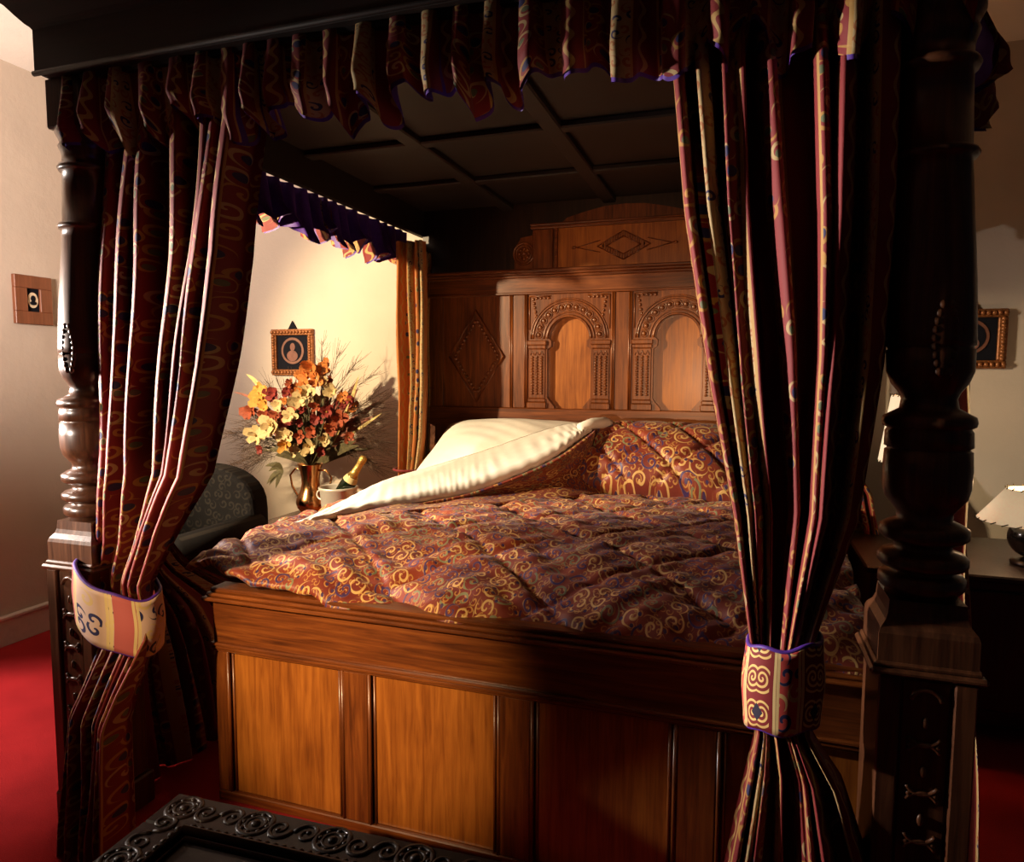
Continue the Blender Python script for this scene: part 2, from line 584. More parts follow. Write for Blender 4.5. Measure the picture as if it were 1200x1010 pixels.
def foot_post(px, label=None):
    py = PYF
    # the square pedestal is the mesh of the part; shaft, ledge and carving are its sub-parts
    b = MB()
    h = .081
    b.box(px - h, px + h, py - h, py + h, .10, .77, .006)
    b.box(px - h - .012, px + h + .012, py - h - .012, py + h + .012, 0, .10, .006)
    prof = [(.788, .083), (.845, .083), (.855, .080), (.868, .070), (.880, .066), (.905, .064)]
    vs, fs = [], []
    for (z, r) in prof:
        vs += [(px - r, py - r, z), (px + r, py - r, z), (px + r, py + r, z), (px - r, py + r, z)]
    for i in range(len(prof) - 1):
        for k in range(4):
            k2 = (k + 1) % 4
            fs.append((i * 4 + k, i * 4 + k2, i * 4 + 4 + k2, i * 4 + 4 + k))
    fs += [(3, 2, 1, 0), tuple(len(vs) - 4 + k for k in range(4))]
    b.add(vs, fs)
    p = b.build('post', wood_post, bed)
    m = MB().lathe(PROF, (px, py, 0), 40)
    ln = .055 if px < -1 else -.030          # the old posts lean in a little towards the top
    m.v = [(x + ln * max(0, z - 1.2), y, z) for (x, y, z) in m.v]
    m.build('turned_shaft', wood_post, p)
    xt = px + ln * .8
    MB().box(xt - .062, xt + .062, py - .072, py + .07, 1.985, 2.115, .004).build('head_block', wood_post, p)
    l = MB().box(px - h - .016, px + h + .016, py - h - .016, py + h + .016, .768, .782, .005)
    l.box(px - h - .008, px + h + .008, py - h - .008, py + h + .008, .780, .792, .004)
    l.build('ledge_moulding', wood_post, p)
    c = MB()
    yf = py - h
    c.box(px - .081, px - .044, yf - .012, yf + .01, .10, .768, .003)
    c.box(px + .044, px + .081, yf - .012, yf + .01, .10, .768, .003)
    c.build('pedestal_stile', wood_post, p)
    c = MB().box(px - .040, px + .040, yf - .006, yf + .004, .10, .765, .003)
    z = .74
    c.ring((px, yf - .007, z - .018), .026, .005, 'y', 12, 6, .2, PI - .2)
    k = 0
    while z > .2:
        c.ball((px, yf - .008, z - .055), .006, .005, .012, 8, 6)
        zz = z - .10
        c.ring((px, yf - .007, zz - .026), .030, .0045, 'y', 12, 6, .5, PI - .5)
        c.ring((px, yf - .007, zz + .030), .030, .0045, 'y', 12, 6, PI + .5, 2 * PI - .5)
        c.ball((px - .022, yf - .007, zz), .006, .005, .006, 8, 6)
        c.ball((px + .022, yf - .007, zz), .006, .005, .006, 8, 6)
        z -= .095
    c.build('carved_strip', wood_post, p)
    # carved leaf on the lower shaft
    lf = MB()
    for k in range(9):
        t = k / 8
        zz = 1.335 + .12 * t
        wd = .026 * math.sin(PI * (.12 + .8 * t)) + .004
        for s in (-1, 1):
            a = -PI / 2 + .12 + s * wd / .074 * .6
            lf.ball((px + ln * .2 + .070 * math.cos(a), py + .070 * math.sin(a), zz), .008, .007, .010, 8, 6)
    lf.build('carved_leaf', wood_post, p)
    return p


foot_post(PXL); foot_post(PXR)
for px in (PXL - .01, PXR + .03):
    b = MB().box(px - .055, px + .055, PYH - .01, PYH + .10, 0, 2.06, .008)
    p = b.build('post', wood_v, bed)
    s = MB()
    for dx in (-.03, 0, .03):
        s.tube([(px + dx, PYH - .012, .9), (px + dx, PYH - .012, 2.0)], .007, 8)
    s.build('reeded_moulding', wood_v, p)

# canopy: cornice on three sides, ceiling boards inside with ribs
CX0, CX1 = -1.81, .43   # outer faces of the frieze
CYF, CYB = 1.40, 3.66


def cornice_ring(prof, name, mat, parent, open_back=True):
    """profile (overhang, z) swept along left side, front, right side"""
    m = MB()
    vs, fs = [], []
    n = len(prof)
    for (o, z) in prof:
        vs += [(CX0 - o, CYB, z), (CX0 - o, CYF - o, z), (CX1 + o, CYF - o, z), (CX1 + o, CYB, z)]
    for i in range(n - 1):
        for k in range(3):
            fs.append((i * 4 + k, i * 4 + k + 1, i * 4 + 5 + k, i * 4 + 4 + k))
    # inner faces
    base = len(vs)
    t = .06
    zi0, zi1 = prof[0][1], prof[-1][1]
    for z in (zi0, zi1):
        vs += [(CX0 + t, CYB, z), (CX0 + t, CYF + t, z), (CX1 - t, CYF + t, z), (CX1 - t, CYB, z)]
    for k in range(3):
        fs.append((base + k + 1, base + k, base + 4 + k, base + 5 + k))
        fs.append((k, k + 1, base + k + 1, base + k))
        q = (n - 1) * 4
        fs.append((q + k + 1, q + k, base + 4 + k, base + 5 + k))
    m.add(vs, fs)
    return m.build(name, mat, parent)


CPROF = [(-.03, 2.100), (-.03, 2.112), (-.012, 2.114), (-.008, 2.118), (0, 2.120), (0, 2.228), (.004, 2.234), (.012, 2.240), (.026, 2.256), (.042, 2.276), (.060, 2.29),
         (.066, 2.30), (.066, 2.325), (.080, 2.33), (.080, 2.40)]
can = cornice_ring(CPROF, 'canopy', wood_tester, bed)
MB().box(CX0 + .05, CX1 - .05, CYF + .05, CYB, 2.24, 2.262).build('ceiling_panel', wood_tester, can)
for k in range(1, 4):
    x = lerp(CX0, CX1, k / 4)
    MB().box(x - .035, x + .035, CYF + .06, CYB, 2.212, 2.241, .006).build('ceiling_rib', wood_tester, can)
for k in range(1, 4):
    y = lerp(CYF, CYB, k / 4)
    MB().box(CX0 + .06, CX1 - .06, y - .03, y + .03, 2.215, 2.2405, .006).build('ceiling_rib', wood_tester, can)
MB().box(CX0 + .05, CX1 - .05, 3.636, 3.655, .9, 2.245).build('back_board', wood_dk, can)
# thin bead under the cornice front
bd = MB().tube([(CX0, CYF - .002, 2.116), (CX1, CYF - .002, 2.116)], .007, 8)
bd.build('bead_moulding', wood_tester, can)

# footboard
FX0, FX1, FY = -1.520, .36, 1.66
fb = MB().box(FX0, FX1, FY + .022, FY + .05, .02, .66)
fbo = fb.build('footboard', wood_v, bed)
MB().box(FX0, FX1, FY - .002, FY + .05, .505, .642, .003).build('top_rail', wood_h, fbo)
MB().box(FX0, FX1, FY - .002, FY + .05, 0, .03, .003).build('bottom_rail', wood_h, fbo)
t = MB()
t.box(FX0 - .020, FX1 + .02, FY - .030, FY + .075, .640, .652, .004)
t.box(FX0 - .010, FX1 + .01, FY - .020, FY + .070, .652, .664, .004)
t.box(FX0 - .002, FX1, FY - .010, FY + .06, .664, .678, .004)
t.build('cap_moulding', wood_h, fbo)
t = MB().box(FX0 - .006, FX1, FY - .014, FY + .02, .497, .507, .003)
t.box(FX0 - .003, FX1, FY - .009, FY + .02, .485, .497, .003)
t.box(FX0, FX1, FY - .004, FY + .02, .478, .486, .002)
t.build('rail_moulding', wood_h, fbo)
stiles = [(-1.520, -1.478), (-1.066, -.988), (-.588, -.505), (-.128, -.035), (.30, .36)]
for (a, b) in stiles:
    MB().box(a, b, FY, FY + .04, .03, .478, .003).build('stile', wood_v, fbo)
for i in range(4):
    a, b = stiles[i][1], stiles[i + 1][0]
    MB().box(a + .012, b - .012, FY + .012, FY + .026, .03, .478, .002).build('panel', wood_fig, fbo)
    for (x, s) in ((a, 1), (b, -1)):
        t = MB()
        t.tube([(x + s * .005, FY + .004, .03), (x + s * .005, FY + .004, .480)], .0055, 8)
        t.tube([(x + s * .0185, FY + .011, .03), (x + s * .0185, FY + .011, .480)], .0045, 8)
        t.build('panel_moulding', wood_v, fbo)
# side rails
for x in (FX0 + .01, FX1 - .05):
    MB().box(x, x + .04, FY + .05, PYH, .30, .55, .004).build('side_rail', wood_y, bed)

# headboard
HY = 3.55
HX0, HX1, HC = -1.72, .30, -.60
hb = MB().box(HX0, HX1, HY + .055, HY + .085, .3, 1.80)
# stepped crest
crest = [(-1.19, 1.80), (-1.19, 1.985), (-1.155, 2.05), (-1.09, 2.06), (-1.085, 2.105), (-.93, 2.115), (-.90, 2.14), (-.80, 2.165), (-.70, 2.185), (HC, 2.19)]
crest = crest + [(2 * HC - x, z) for (x, z) in crest[::-1][1:]]
hb.prism(crest, HY + .03, HY + .075)
hbo = hb.build('headboard', wood_v, bed)
MB().box(HX0, HX1, HY - .005, HY + .05, 1.045, 1.142, .004).build('bottom_rail', wood_h, hbo)
t = MB()
t.box(HX0 - .02, HX1 + .02, HY - .05, HY + .06, 1.858, 1.874, .004)
t.box(HX0 - .015, HX1 + .015, HY - .04, HY + .06, 1.845, 1.859, .004)
t.box(HX0 - .01, HX1, HY - .022, HY + .06, 1.832, 1.846, .004)
t.build('shelf_moulding', wood_h, hbo)
MB().box(HX0, HX1, HY - .008, HY + .05, 1.755, 1.834, .003).build('frieze_rail', wood_h, hbo)
t = MB().box(HX0, HX1, HY - .014, HY + .03, 1.745, 1.757, .003)
t.build('rail_moulding', wood_h, hbo)
AW = .452      # arch bay width
hst = [(-1.205, -1.105), (-.652, -.548), (-.095, .005)]
for (a, b) in hst:
    MB().box(a, b, HY, HY + .04, 1.142, 1.746, .003).build('stile', wood_v, hbo)
    t = MB()
    for x in (a + .004, a + .014, b - .004, b - .014):
        t.tube([(x, HY - .001, 1.143), (x, HY - .001, 1.745)], .0048, 8)
    t.build('stile_bead', wood_v, hbo)
for bx0 in (-1.105, -.548):
    bx1 = bx0 + AW
    c = (bx0 + bx1) / 2
    MB().box(bx0, bx1, HY + .046, HY + .056, 1.142, 1.75).build('panel', wood_fig, hbo)
    # arch board with its opening
    inner = [(-.078, 1.142), (-.078, 1.152), (-.118, 1.200), (-.118, 1.455), (-.098, 1.470), (-.096, 1.50)]
    arc = [(-.108 * math.cos(PI * k / 16), 1.512 + .112 * math.sin(PI * k / 16)) for k in range(17)]
    pts = [(c + x, z) for x, z in inner] + [(c + x, z) for x, z in arc] + [(c - x, z) for x, z in inner[::-1]]
    outer = [(bx1, 1.142), (bx1, 1.746), (bx0, 1.746), (bx0, 1.142)]
    MB().prism(pts + outer, HY + .004, HY + .047).build('arch_board', wood_v, hbo)
    t = MB()
    for r, rt in ((.118, .007), (.136, .005), (.196, .006), (.208, .004)):
        t.ring((c, HY + .003, 1.512), r, rt, 'y', 28, 8, 0.0, PI)
    for k in range(13):
        a = PI * (k + .5) / 13
        t.ball((c + .166 * math.cos(a), HY + .002, 1.512 + .166 * math.sin(a)), .012, .007, .012, 8, 6)
        t.ring((c + .166 * math.cos(a), HY + .002, 1.512 + .166 * math.sin(a)), .018, .003, 'y', 10, 5)
    t.build('arch_moulding', wood_v, hbo)
    t = MB()
    for s in (-1, 1):
        for k in range(5):
            t.ball((c + s * (.195 - .004 * k), HY + .002, 1.72 - .022 * k), .008, .006, .009, 8, 6)
        for k in range(4):
            t.ball((c + s * (.175 - .022 * k), HY + .002, 1.725), .008, .006, .007, 8, 6)
        t.tube([(c + s * .212, HY + .002, 1.735), (c + s * .10, HY + .002, 1.735)], .004, 6)
        t.tube([(c + s * .215, HY + .002, 1.735), (c + s * .215, HY + .002, 1.56)], .004, 6)
    t.build('spandrel_carving', wood_v, hbo)['kind'] = 'stuff'
    for s in (-1, 1):
        px0 = c + s * .172
        q = MB().box(px0 - .054, px0 + .054, HY - .012, HY + .01, 1.142, 1.175, .004)
        q.box(px0 - .049, px0 + .049, HY - .007, HY + .01, 1.175, 1.195, .004)
        q.box(px0 - .054, px0 + .054, HY - .013, HY + .01, 1.478, 1.502, .004)
        q.box(px0 - .050, px0 + .050, HY - .007, HY + .01, 1.458, 1.479, .004)
        q.box(px0 - .046, px0 + .046, HY - .002, HY + .01, 1.195, 1.458, .003)
        pil = q.build('pilaster', wood_v, hbo)
        g = MB()
        for dx in (-.026, 0, .026):
            for k in range(14):
                g.ball((px0 + dx, HY - .004, 1.222 + k * .0148), .0085, .007, .0068, 8, 6)
            g.tube([(px0 + dx - .011, HY - .003, 1.425), (px0 + dx, HY - .003, 1.446), (px0 + dx + .011, HY - .003, 1.425)], .003, 6)
        # carved bead columns, drawn into the arch carving of the headboard
        g.build('bead_column', wood_v, hbo)


def diamond(cx, cz, hw, hh, name_mat, small=False):
    t = MB()
    P = [(cx - hw, cz), (cx, cz + hh), (cx + hw, cz), (cx, cz - hh)]
    for a, b in zip(P, P[1:] + P[:1]):
        t.tube([(a[0], HY + .004, a[1]), (b[0], HY + .004, b[1])], .005, 6)
    return t


# outer dark bays with large diamonds
for (a, b) in ((-1.60, -1.205), (.005, .30)):
    MB().box(a, b, HY + .012, HY + .03, 1.142, 1.75, .002).build('panel', wood_v, hbo)
    cx = (a + b) / 2
    t = diamond(cx, 1.42, min(.16, (b - a) / 2 - .02), .25, wood_v)
    for q in range(4):
        for k in range(10):
            u = (k + .5) / 10
            sx = (1 - u) * (1 if q in (0, 3) else -1); sz = u * (1 if q < 2 else -1)
            t.ball((cx + sx * (min(.16, (b - a) / 2 - .02) * .8), HY + .008, 1.42 + sz * .2), .010, .007, .010, 8, 6)
    t.build('diamond_carving', wood_v, hbo)
MB().box(HX0, -1.60, HY, HY + .03, 1.142, 1.75, .003).build('stile', wood_v, hbo)

# top frieze: centre panel with a diamond, posts beside it, roundels at the ends
MB().box(HC - .345, HC + .345, HY + .014, HY + .032, 1.876, 2.085, .002).build('panel', wood_fig, hbo)
t = MB()
t.box(HC - .36, HC - .345, HY, HY + .03, 1.876, 2.10, .003)
t.box(HC + .345, HC + .36, HY, HY + .03, 1.876, 2.10, .003)
t.box(HC - .49, HC + .49, HY - .006, HY + .03, 2.085, 2.10, .003)
t.box(HC - .49, HC + .49, HY - .014, HY + .03, 2.10, 2.110, .003)
t.build('panel_moulding', wood_h, hbo)
for s in (-1, 1):
    x = HC + s * .425
    MB().box(x - .055, x + .055, HY + .004, HY + .032, 1.876, 2.084, .004).build('stile', wood_v, hbo)
    x = HC + s * .535
    r = MB().lathe([(0, .055), (.006, .055), (.008, .050)], (0, 0, 0), 24)
    r = MB()
    r.ring((x, HY + .022, 1.965), .056, .006, 'y', 28, 8)
    r.ring((x, HY + .022, 1.965), .042, .004, 'y', 24, 8)
    r.ball((x, HY + .024, 1.965), .014, .012, .014, 10, 8)
    for k in range(8):
        a = 2 * PI * k / 8
        r.ball((x + .027 * math.cos(a), HY + .026, 1.965 + .027 * math.sin(a)), .010, .008, .010, 8, 6)
    r.build('roundel', wood_v, hbo)
t = MB()
HCd = HC + .0
for hw, hh in ((.135, .072), (.088, .045)):
    P = [(HCd - hw, 1.98), (HCd, 1.98 + hh), (HCd + hw, 1.98), (HCd, 1.98 - hh)]
    for a, b in zip(P, P[1:] + P[:1]):
        t.tube([(a[0], HY + .012, a[1]), (b[0], HY + .012, b[1])], .0035, 6)
for s in (-1, 1):
    for z in (-1, 1):
        t.tube([(HCd + s * .245, HY + .012, 1.98), (HCd + s * .12, HY + .012, 1.98 + z * .03)], .0028, 6)
    t.ball((HCd + s * .258, HY + .012, 1.98), .014, .006, .008, 8, 6)
for q in range(4):
    sx = 1 if q in (0, 3) else -1
    sz = 1 if q < 2 else -1
    for k in range(9):
        u = (k + .5) / 9
        a = (HCd + sx * lerp(.132, 0, u) * .84, 1.98 + sz * lerp(0, .070, u) * .84)
        t.box(a[0] - .0035, a[0] + .0035, HY + .004, HY + .015, a[1] - .011, a[1] + .011, .001)
t.build('diamond_carving', wood_v, hbo)

# ------------------------------------------------------------------ mattress and bedclothes
MZ = .745
mat_o = tag(MB().box(-1.47, .28, 1.74, 3.54, .42, .70, .05).build('mattress', m_mattress),
            'thick mattress in dark ticking lying on the bed frame under the quilt', 'mattress')
t = MB()


def sheet_f(u, v):
    x = lerp(-1.49, -.2, u); y = lerp(2.15, 3.53, v)
    z = .772 + .006 * math.sin(9 * u + 4 * v) + .004 * math.sin(23 * u - 11 * v)
    z -= .05 * (1 - sst(0, .05, u))
    return (x, y, z)


t.grid(sheet_f, 40, 40)
o = t.build('bed_sheet', m_linen)
so = o.modifiers.new('thickness', 'SOLIDIFY'); so.thickness = .01
tag(o, 'white bottom sheet showing under the white pillow on the left of the bed', 'sheet')

QX0, QX1, QY0, QY1 = -1.625, .30, 1.655, 3.20


def puff(x, y, s=.44):
    a = (x * .9 + y) * PI / s; b = (x * .9 - y) * PI / s
    k = abs(math.sin(a)) * abs(math.sin(b))
    l = min(abs(math.sin(a)), abs(math.sin(b)))
    return (k ** .5) * .016 + .011 * min(1, l * 5)


def wr(x, y):
    return .6 * (.006 * math.sin(31 * x + 9 * math.sin(7 * y)) + .006 * math.sin(43 * y + 5 * math.sin(11 * x)) + .004 * math.sin(71 * x - 55 * y)
            + .004 * math.sin(97 * y + 33 * x))


def quilt_f(u, v):
    x = lerp(QX0, QX1, u); y = lerp(QY0, QY1, v)
    hem = lerp(.755, .655, sst(-1.55, -.95, x))
    top = .800
    yy = (y - QY0)
    z = lerp(hem, top, min(1, (yy / .42)) ** .55)
    # turned down along the left edge
    dx = (x - QX0)
    if dx < .09: z -= .03 * (1 - dx / .09) ** 2
    z += puff(x, y) * (1.0 if yy > .1 else .5 + 5 * yy) - .02 + wr(x, y)
    # soft lengthwise folds near the foot
    z += .010 * math.sin(14 * x + 3 * y) * (1 - sst(.2, .7, yy))
    return (x, y + .012 * math.sin(19 * x) * (1 - sst(0, .15, yy)), z)


t = MB()
t.grid(quilt_f, 230, 190, lambda u, v: (lerp(QX0, QX1, u), lerp(QY0, QY1, v)))
q = t.build('quilt', m_quilt)
s_ = q.modifiers.new('thickness', 'SOLIDIFY'); s_.thickness = .022; s_.offset = -1
tag(q, 'diamond-quilted gold, red and purple scroll-patterned bedspread with its top left corner turned back', 'bedspread')

# the turned-back corner: white lining rolled over and rising across to the right pillow
front = [(-1.53, 1.98, .765), (-1.469, 2.06, .779), (-1.358, 2.30, .786), (-1.201, 2.50, .800), (-1.038, 2.65, .835), (-.80, 2.85, .935), (-.69, 3.00, 1.02), (-.650, 3.08, 1.06)]
back = [(-1.535, 2.06, .775), (-1.515, 2.35, .800), (-1.47, 2.60, .830), (-1.37, 2.85, .860), (-1.18, 3.03, .925), (-.95, 3.14, 1.01), (-.78, 3.20, 1.06), (-.68, 3.21, 1.075)]


def cv(P, t):
    n = len(P) - 1
    i = min(int(t * n), n - 1); f = t * n - i
    p0, p1, p2, p3 = P[max(i - 1, 0)], P[i], P[i + 1], P[min(i + 2, n)]
    return Vector([.5 * ((2 * b) + (c - a) * f + (2 * a - 5 * b + 4 * c - d) * f * f + (-a + 3 * b - 3 * c + d) * f ** 3)
                   for a, b, c, d in zip(p0, p1, p2, p3)])


def flap_f(u, v):
    F = cv(front, u); B = cv(back, u)
    th = lerp(.016, .052, sst(0, .45, u)) * (1 - .5 * sst(.8, 1, u))
    # v: 0 under the roll, .25 front, .5 top, 1 back
    d = (B - F)
    if v < .45:
        a = PI * (v / .45) - PI / 2          # half circle from below to above, at the front edge
        off = -math.cos(a) * th * .55
        zz = math.sin(a) * th * .5 + th * .5
        P = F + d.normalized() * (off + .03)
        P.z += zz
    else:
        k = (v - .45) / .55
        P = F + d.normalized() * .03 + d * k
        P.z += th * (1 - .5 * k)
    gather = (math.sin(150 * u + 6 * math.sin(7 * u) + 5 * math.sin(3 * v + 9 * u)) * .0014 + .0010 * math.sin(263 * u + 9 * math.sin(13 * u) + 5 * v)) * (.4 + .8 * math.sin(5 * u + 1) ** 2)
    P.z += gather * (1 if v < .7 else .3) + .004 * math.sin(9 * u + 5 * v)
    P.y -= gather * .8
    return P


t = MB()
t.grid(flap_f, 300, 26)
o = t.build('turned_back_corner', m_linen, q)
so = o.modifiers.new('thickness', 'SOLIDIFY'); so.thickness = .008
o['label'] = 'white lining of the turned-back corner, gathered along its rolled edge'
# the patterned quilt rising from the flat bedspread to the turned-back fold
def rise_f(u, v):
    k = .22 + .78 * u
    F = cv(front, k)
    out = Vector((.62, -.45, 0)) * (.02 + .10 * v ** 3 - .05 * math.sin(PI * v))
    P = F + out
    P.z = lerp(F.z + .012, .790, v) + .006 * math.sin(23 * u + 6 * v) * math.sin(PI * v)
    return P


t = MB()
t.grid(rise_f, 60, 20, lambda u, v: (u * .9, v * .35))
o = t.build('raised_fold', m_quilt, q)
so = o.modifiers.new('thickness', 'SOLIDIFY'); so.thickness = .012
# piped end where the patterned side shows at the top of the turned-back corner
t = MB()
t.tube([(-.70, 3.06, 1.085), (-.66, 3.13, 1.098), (-.61, 3.19, 1.10), (-.59, 3.24, 1.085), (-.60, 3.28, 1.05)], [.02, .026, .026, .022, .014], 12)
o = t.build('turned_back_tip', m_linen, q)


def pillow(name, c, hx, hy, hz, tilt, mat, rotz=0, quilted=False, sag=0.0):
    def fn(u, v):
        a = -1 + 2 * u; b = -1 + 2 * v
        return a, b
    m = MB()
    M_ = Matrix.Rotation(rotz, 4, 'Z') @ Matrix.Rotation(tilt, 4, 'X')
    for s in (1, -1):
        def f2(u, v):
            a = -1 + 2 * u; b = -1 + 2 * v
            e = max(0, (1 - abs(a) ** 2.6)) * max(0, (1 - abs(b) ** 2.4))
            h_ = hz * e ** .45
            # pinch of the sides towards the corners
            x = a * hx * (1 - .07 * (1 - b * b)); y = b * hy * (1 - .10 * (1 - a * a))
            if quilted and s > 0:
                sq = .245
                p = abs(math.sin((x + y) * PI / sq + .5)); r = abs(math.sin((x - y) * PI / sq + .2))
                h_ += (min(1, min(p, r) * 4.5) - 1) * .026 * min(1, e * 3)
            h_ += (.004 * math.sin(7 * a + 3 * b) + .0012 * math.sin(19 * b + 11 * a + 2 * math.sin(5 * a))) * e
            p3 = M_ @ Vector((x, y, s * h_))
            return Vector(c) + p3
        m.grid(f2, 60, 44, lambda u, v: (u * hx * 2, v * hy * 2))
    return m.build(name, mat)


o = pillow('pillow', (-1.09, 3.27, .925), .45, .27, .14, math.radians(24), m_linen, math.radians(2))
tag(o, 'plump white pillow leaning on the headboard at the left of the bed', 'pillow')
o = pillow('quilted_pillow', (-.37, 3.17, .925), .43, .235, .15, math.radians(38), m_quilt_pillow, math.radians(-2), True)
tag(o, 'quilted gold and red scroll-patterned pillow at the right of the bed', 'pillow')

# ------------------------------------------------------------------ curtains


def hash1(k):
    x = math.sin(k * 127.1 + 3.7) * 43758.5453
    return x - math.floor(x)


def curtain(name, L, Rr, z0, z1, y_fn, nfold, amp_fn, label, cat, flat=1.25, seed=0, nu=360, nv=110, mat=m_curtain, plane='x', group=None, omega=.28, flip=1, turn=0.0, vary=.6, uoff=0.0, corner=None, crest=0.0):
    """L and Rr: lists of (z, position) rising in z. plane x: the cloth spreads along X and folds in Y"""
    W = [0]
    for k in range(nfold):
        W.append(W[-1] + .65 + .7 * hash1(seed + k))
    W = [x / W[-1] for x in W]
    A = [1 - vary / 2 + vary * hash1(seed + 50 + k) for k in range(nfold)]

    def fold(u):
        for k in range(nfold):
            if u <= W[k + 1] or k == nfold - 1:
                t_ = (u - W[k]) / (W[k + 1] - W[k])
                return k, t_
    def fn(u, v):
        z = lerp(z1, z0, v)
        k, t_ = fold(u)
        ph = 2 * PI * t_
        drift = .06 * math.sin(3.0 * v + k * 1.7 + seed) * math.sin(PI * u)
        l, r = interp(L, z), interp(Rr, z)
        wd = (r - l)
        s = u + drift
        s += omega / nfold * math.sin(2 * ph) * .5
        p = l + wd * s
        a = amp_fn(z) * A[k]
        if crest:
            d = a * math.tanh(crest * (-math.cos(ph) - .30)) / math.tanh(crest) - .30 * a * math.sin(ph)
        else:
            d = -math.cos(ph) * a + .25 * a * math.cos(2 * ph + 1.3 * k)
        d += .006 * math.sin(9 * z + 5 * k)
        y = y_fn(z) - d * flip - turn * (u - .5) * min(1, wd / .3)
        if corner:
            cx, cy, back = corner
            f = (p - l) / wd
            if f < .5:
                return (cx + (y - cy) * .6 + (l - L[-1][1]), cy + back * (1 - f / .5), z)
            return (l + wd * (f - .5) / .5, y, z)
        return (p, y, z) if plane == 'x' else (y, p, z)
    m = MB()
    m.grid(fn, nu, nv, lambda u, v: (u * flat + seed * .037 + uoff, v * (z1 - z0)))
    o = m.build(name, mat, fix=False)
    tag(o, label, cat, group)
    return o


LcL = [(0, -1.77), (.23, -1.736), (.466, -1.720), (.595, -1.725), (.70, -1.765), (.77, -1.77), (.85, -1.745), (1.02, -1.737), (1.3, -1.737), (1.65, -1.727), (1.99, -1.715)]
LcR = [(0, -1.53), (.07, -1.55), (.20, -1.545), (.37, -1.545), (.47, -1.545), (.609, -1.525), (.74, -1.545), (.895, -1.454), (1.06, -1.348), (1.35, -1.284), (1.63, -1.228), (1.99, -1.185)]
amp_l = lambda z: interp([(0, .050), (.4, .042), (.62, .020), (.76, .022), (1.0, .048), (1.4, .058), (2.0, .052)], z)
yl = lambda z: interp([(0, 1.33), (.4, 1.35), (.50, 1.40), (.60, 1.452), (.78, 1.455), (1.0, 1.465), (2.0, 1.51)], z)
curtain('bed_curtain', LcL, LcR, .004, 2.04, yl, 7, amp_l, turn=.05, vary=.3, crest=2.2, uoff=-.077,
        label='red and gold scroll-striped curtain gathered beside the left foot post of the bed', cat='curtain', seed=1, group=None)
RcL = [(0, -.055), (.275, -.008), (.447, .020), (.595, .045), (.77, .028), (1.04, -.015), (1.31, -.071), (1.66, -.131), (1.99, -.167)]
RcR = [(0, .33), (.34, .272), (.52, .212), (.61, .150), (.775, .145), (.90, .180), (1.06, .226), (1.36, .262), (1.63, .276), (1.99, .274)]
yr = lambda z: interp([(0, 1.45), (.6, 1.452), (.8, 1.452), (1.0, 1.465), (2.0, 1.51)], z)
amp_r = lambda z: interp([(0, .055), (.4, .045), (.62, .022), (.78, .022), (1.0, .038), (1.4, .05), (2.0, .05)], z)
curtain('bed_curtain', RcL, RcR, .004, 2.04, yr, 8, amp_r, turn=.05, label='dark red and gold scroll-striped curtain gathered beside the right foot post of the bed', cat='curtain', seed=5)

# curtains on the long sides of the bed, gathered back behind each foot post
for (nm, x0, sgn, lab) in (('bed_curtain', -1.80, -1, 'shadowed side curtain drawn back behind the left foot post of the bed'),
                           ('bed_curtain', .425, 1, 'shadowed side curtain drawn back behind the right foot post of the bed')):
    L = [(0, 1.64), (2.0, 1.66)]
    Q = [(0, 2.05), (.5, 1.86), (.72, 1.76), (1.0, 1.90), (1.4, 2.02), (2.0, 2.12)] if sgn > 0 else [(0, 2.38), (.4, 2.20), (.52, 2.10), (.68, 1.84), (.80, 1.74), (2.0, 1.76)]
    if sgn < 0: L = [(0, 1.60), (2.0, 1.60)]
    yy = (lambda s, x: (lambda z: x + (s if s > 0 else -.3) * interp([(0, .075), (.4, .05), (.8, .02), (1.2, -.005), (1.6, -.035), (2.0, -.05)], z)))(sgn, x0)
    curtain(nm, L, Q, .004, 1.99, yy, 8, lambda z: interp([(0, .04), (.7, .02), (1.4, .03), (2, .028)], z), lab, 'curtain', seed=9 + sgn, nu=200, nv=60, plane='y')

# head curtains
hcL = [(.30, -1.77), (.60, -1.735), (.80, -1.70), (1.27, -1.695), (1.95, -1.688)]
hcR = [(.30, -1.52), (.60, -1.545), (.80, -1.585), (1.0, -1.555), (1.27, -1.535), (1.95, -1.54)]
curtain('bed_curtain', hcL, hcR, .05, 1.99, lambda z: 3.20, 9, lambda z: .028, corner=(-1.685, 3.20, .36), mat=m_curtain_lit, label='narrow amber-lit curtain tied beside the left end of the headboard', cat='curtain', seed=21, nu=160, nv=60)
hcL = [(.05, .36), (.55, .33), (.85, .30), (1.1, .26), (1.95, .20)]
hcR = [(.05, .66), (.55, .61), (.80, .56), (.95, .46), (1.1, .42), (1.95, .42)]
curtain('bed_curtain', hcL, hcR, .05, 1.99, lambda z: 3.40, 5, lambda z: .032,
        'dark curtain at the right end of the headboard behind the right foot curtain', 'curtain', seed=25, nu=160, nv=60)


# tie-backs
def tieback(c, rx_, ry, zc, hgt, tilt, label, seed, a_mid, mat=None):
    m = MB()
    def fn(u, v):
        a = 2 * PI * u
        x = rx_ * math.cos(a); y = ry * math.sin(a)
        k = (v - .5) * hgt
        return (c[0] + x * (1 - .04 * math.cos(2 * PI * v)), c[1] + y, zc + k - x * tilt + .004 * math.sin(5 * a))
    m.grid(fn, 72, 12, lambda u, v: (u * .62 + seed, v * hgt))
    root = m.build('curtain_tieback', mat or m_tie)
    s = root.modifiers.new('thickness', 'SOLIDIFY'); s.thickness = .006; s.offset = 1
    for v in (0, 1):
        p = MB()
        p.tube([Vector(fn(k / 48, v)) * 1.0 for k in range(48)], .0055, 8, True, True)
        p.build('piping', m_purple, root)
    return tag(root, label, 'tieback')


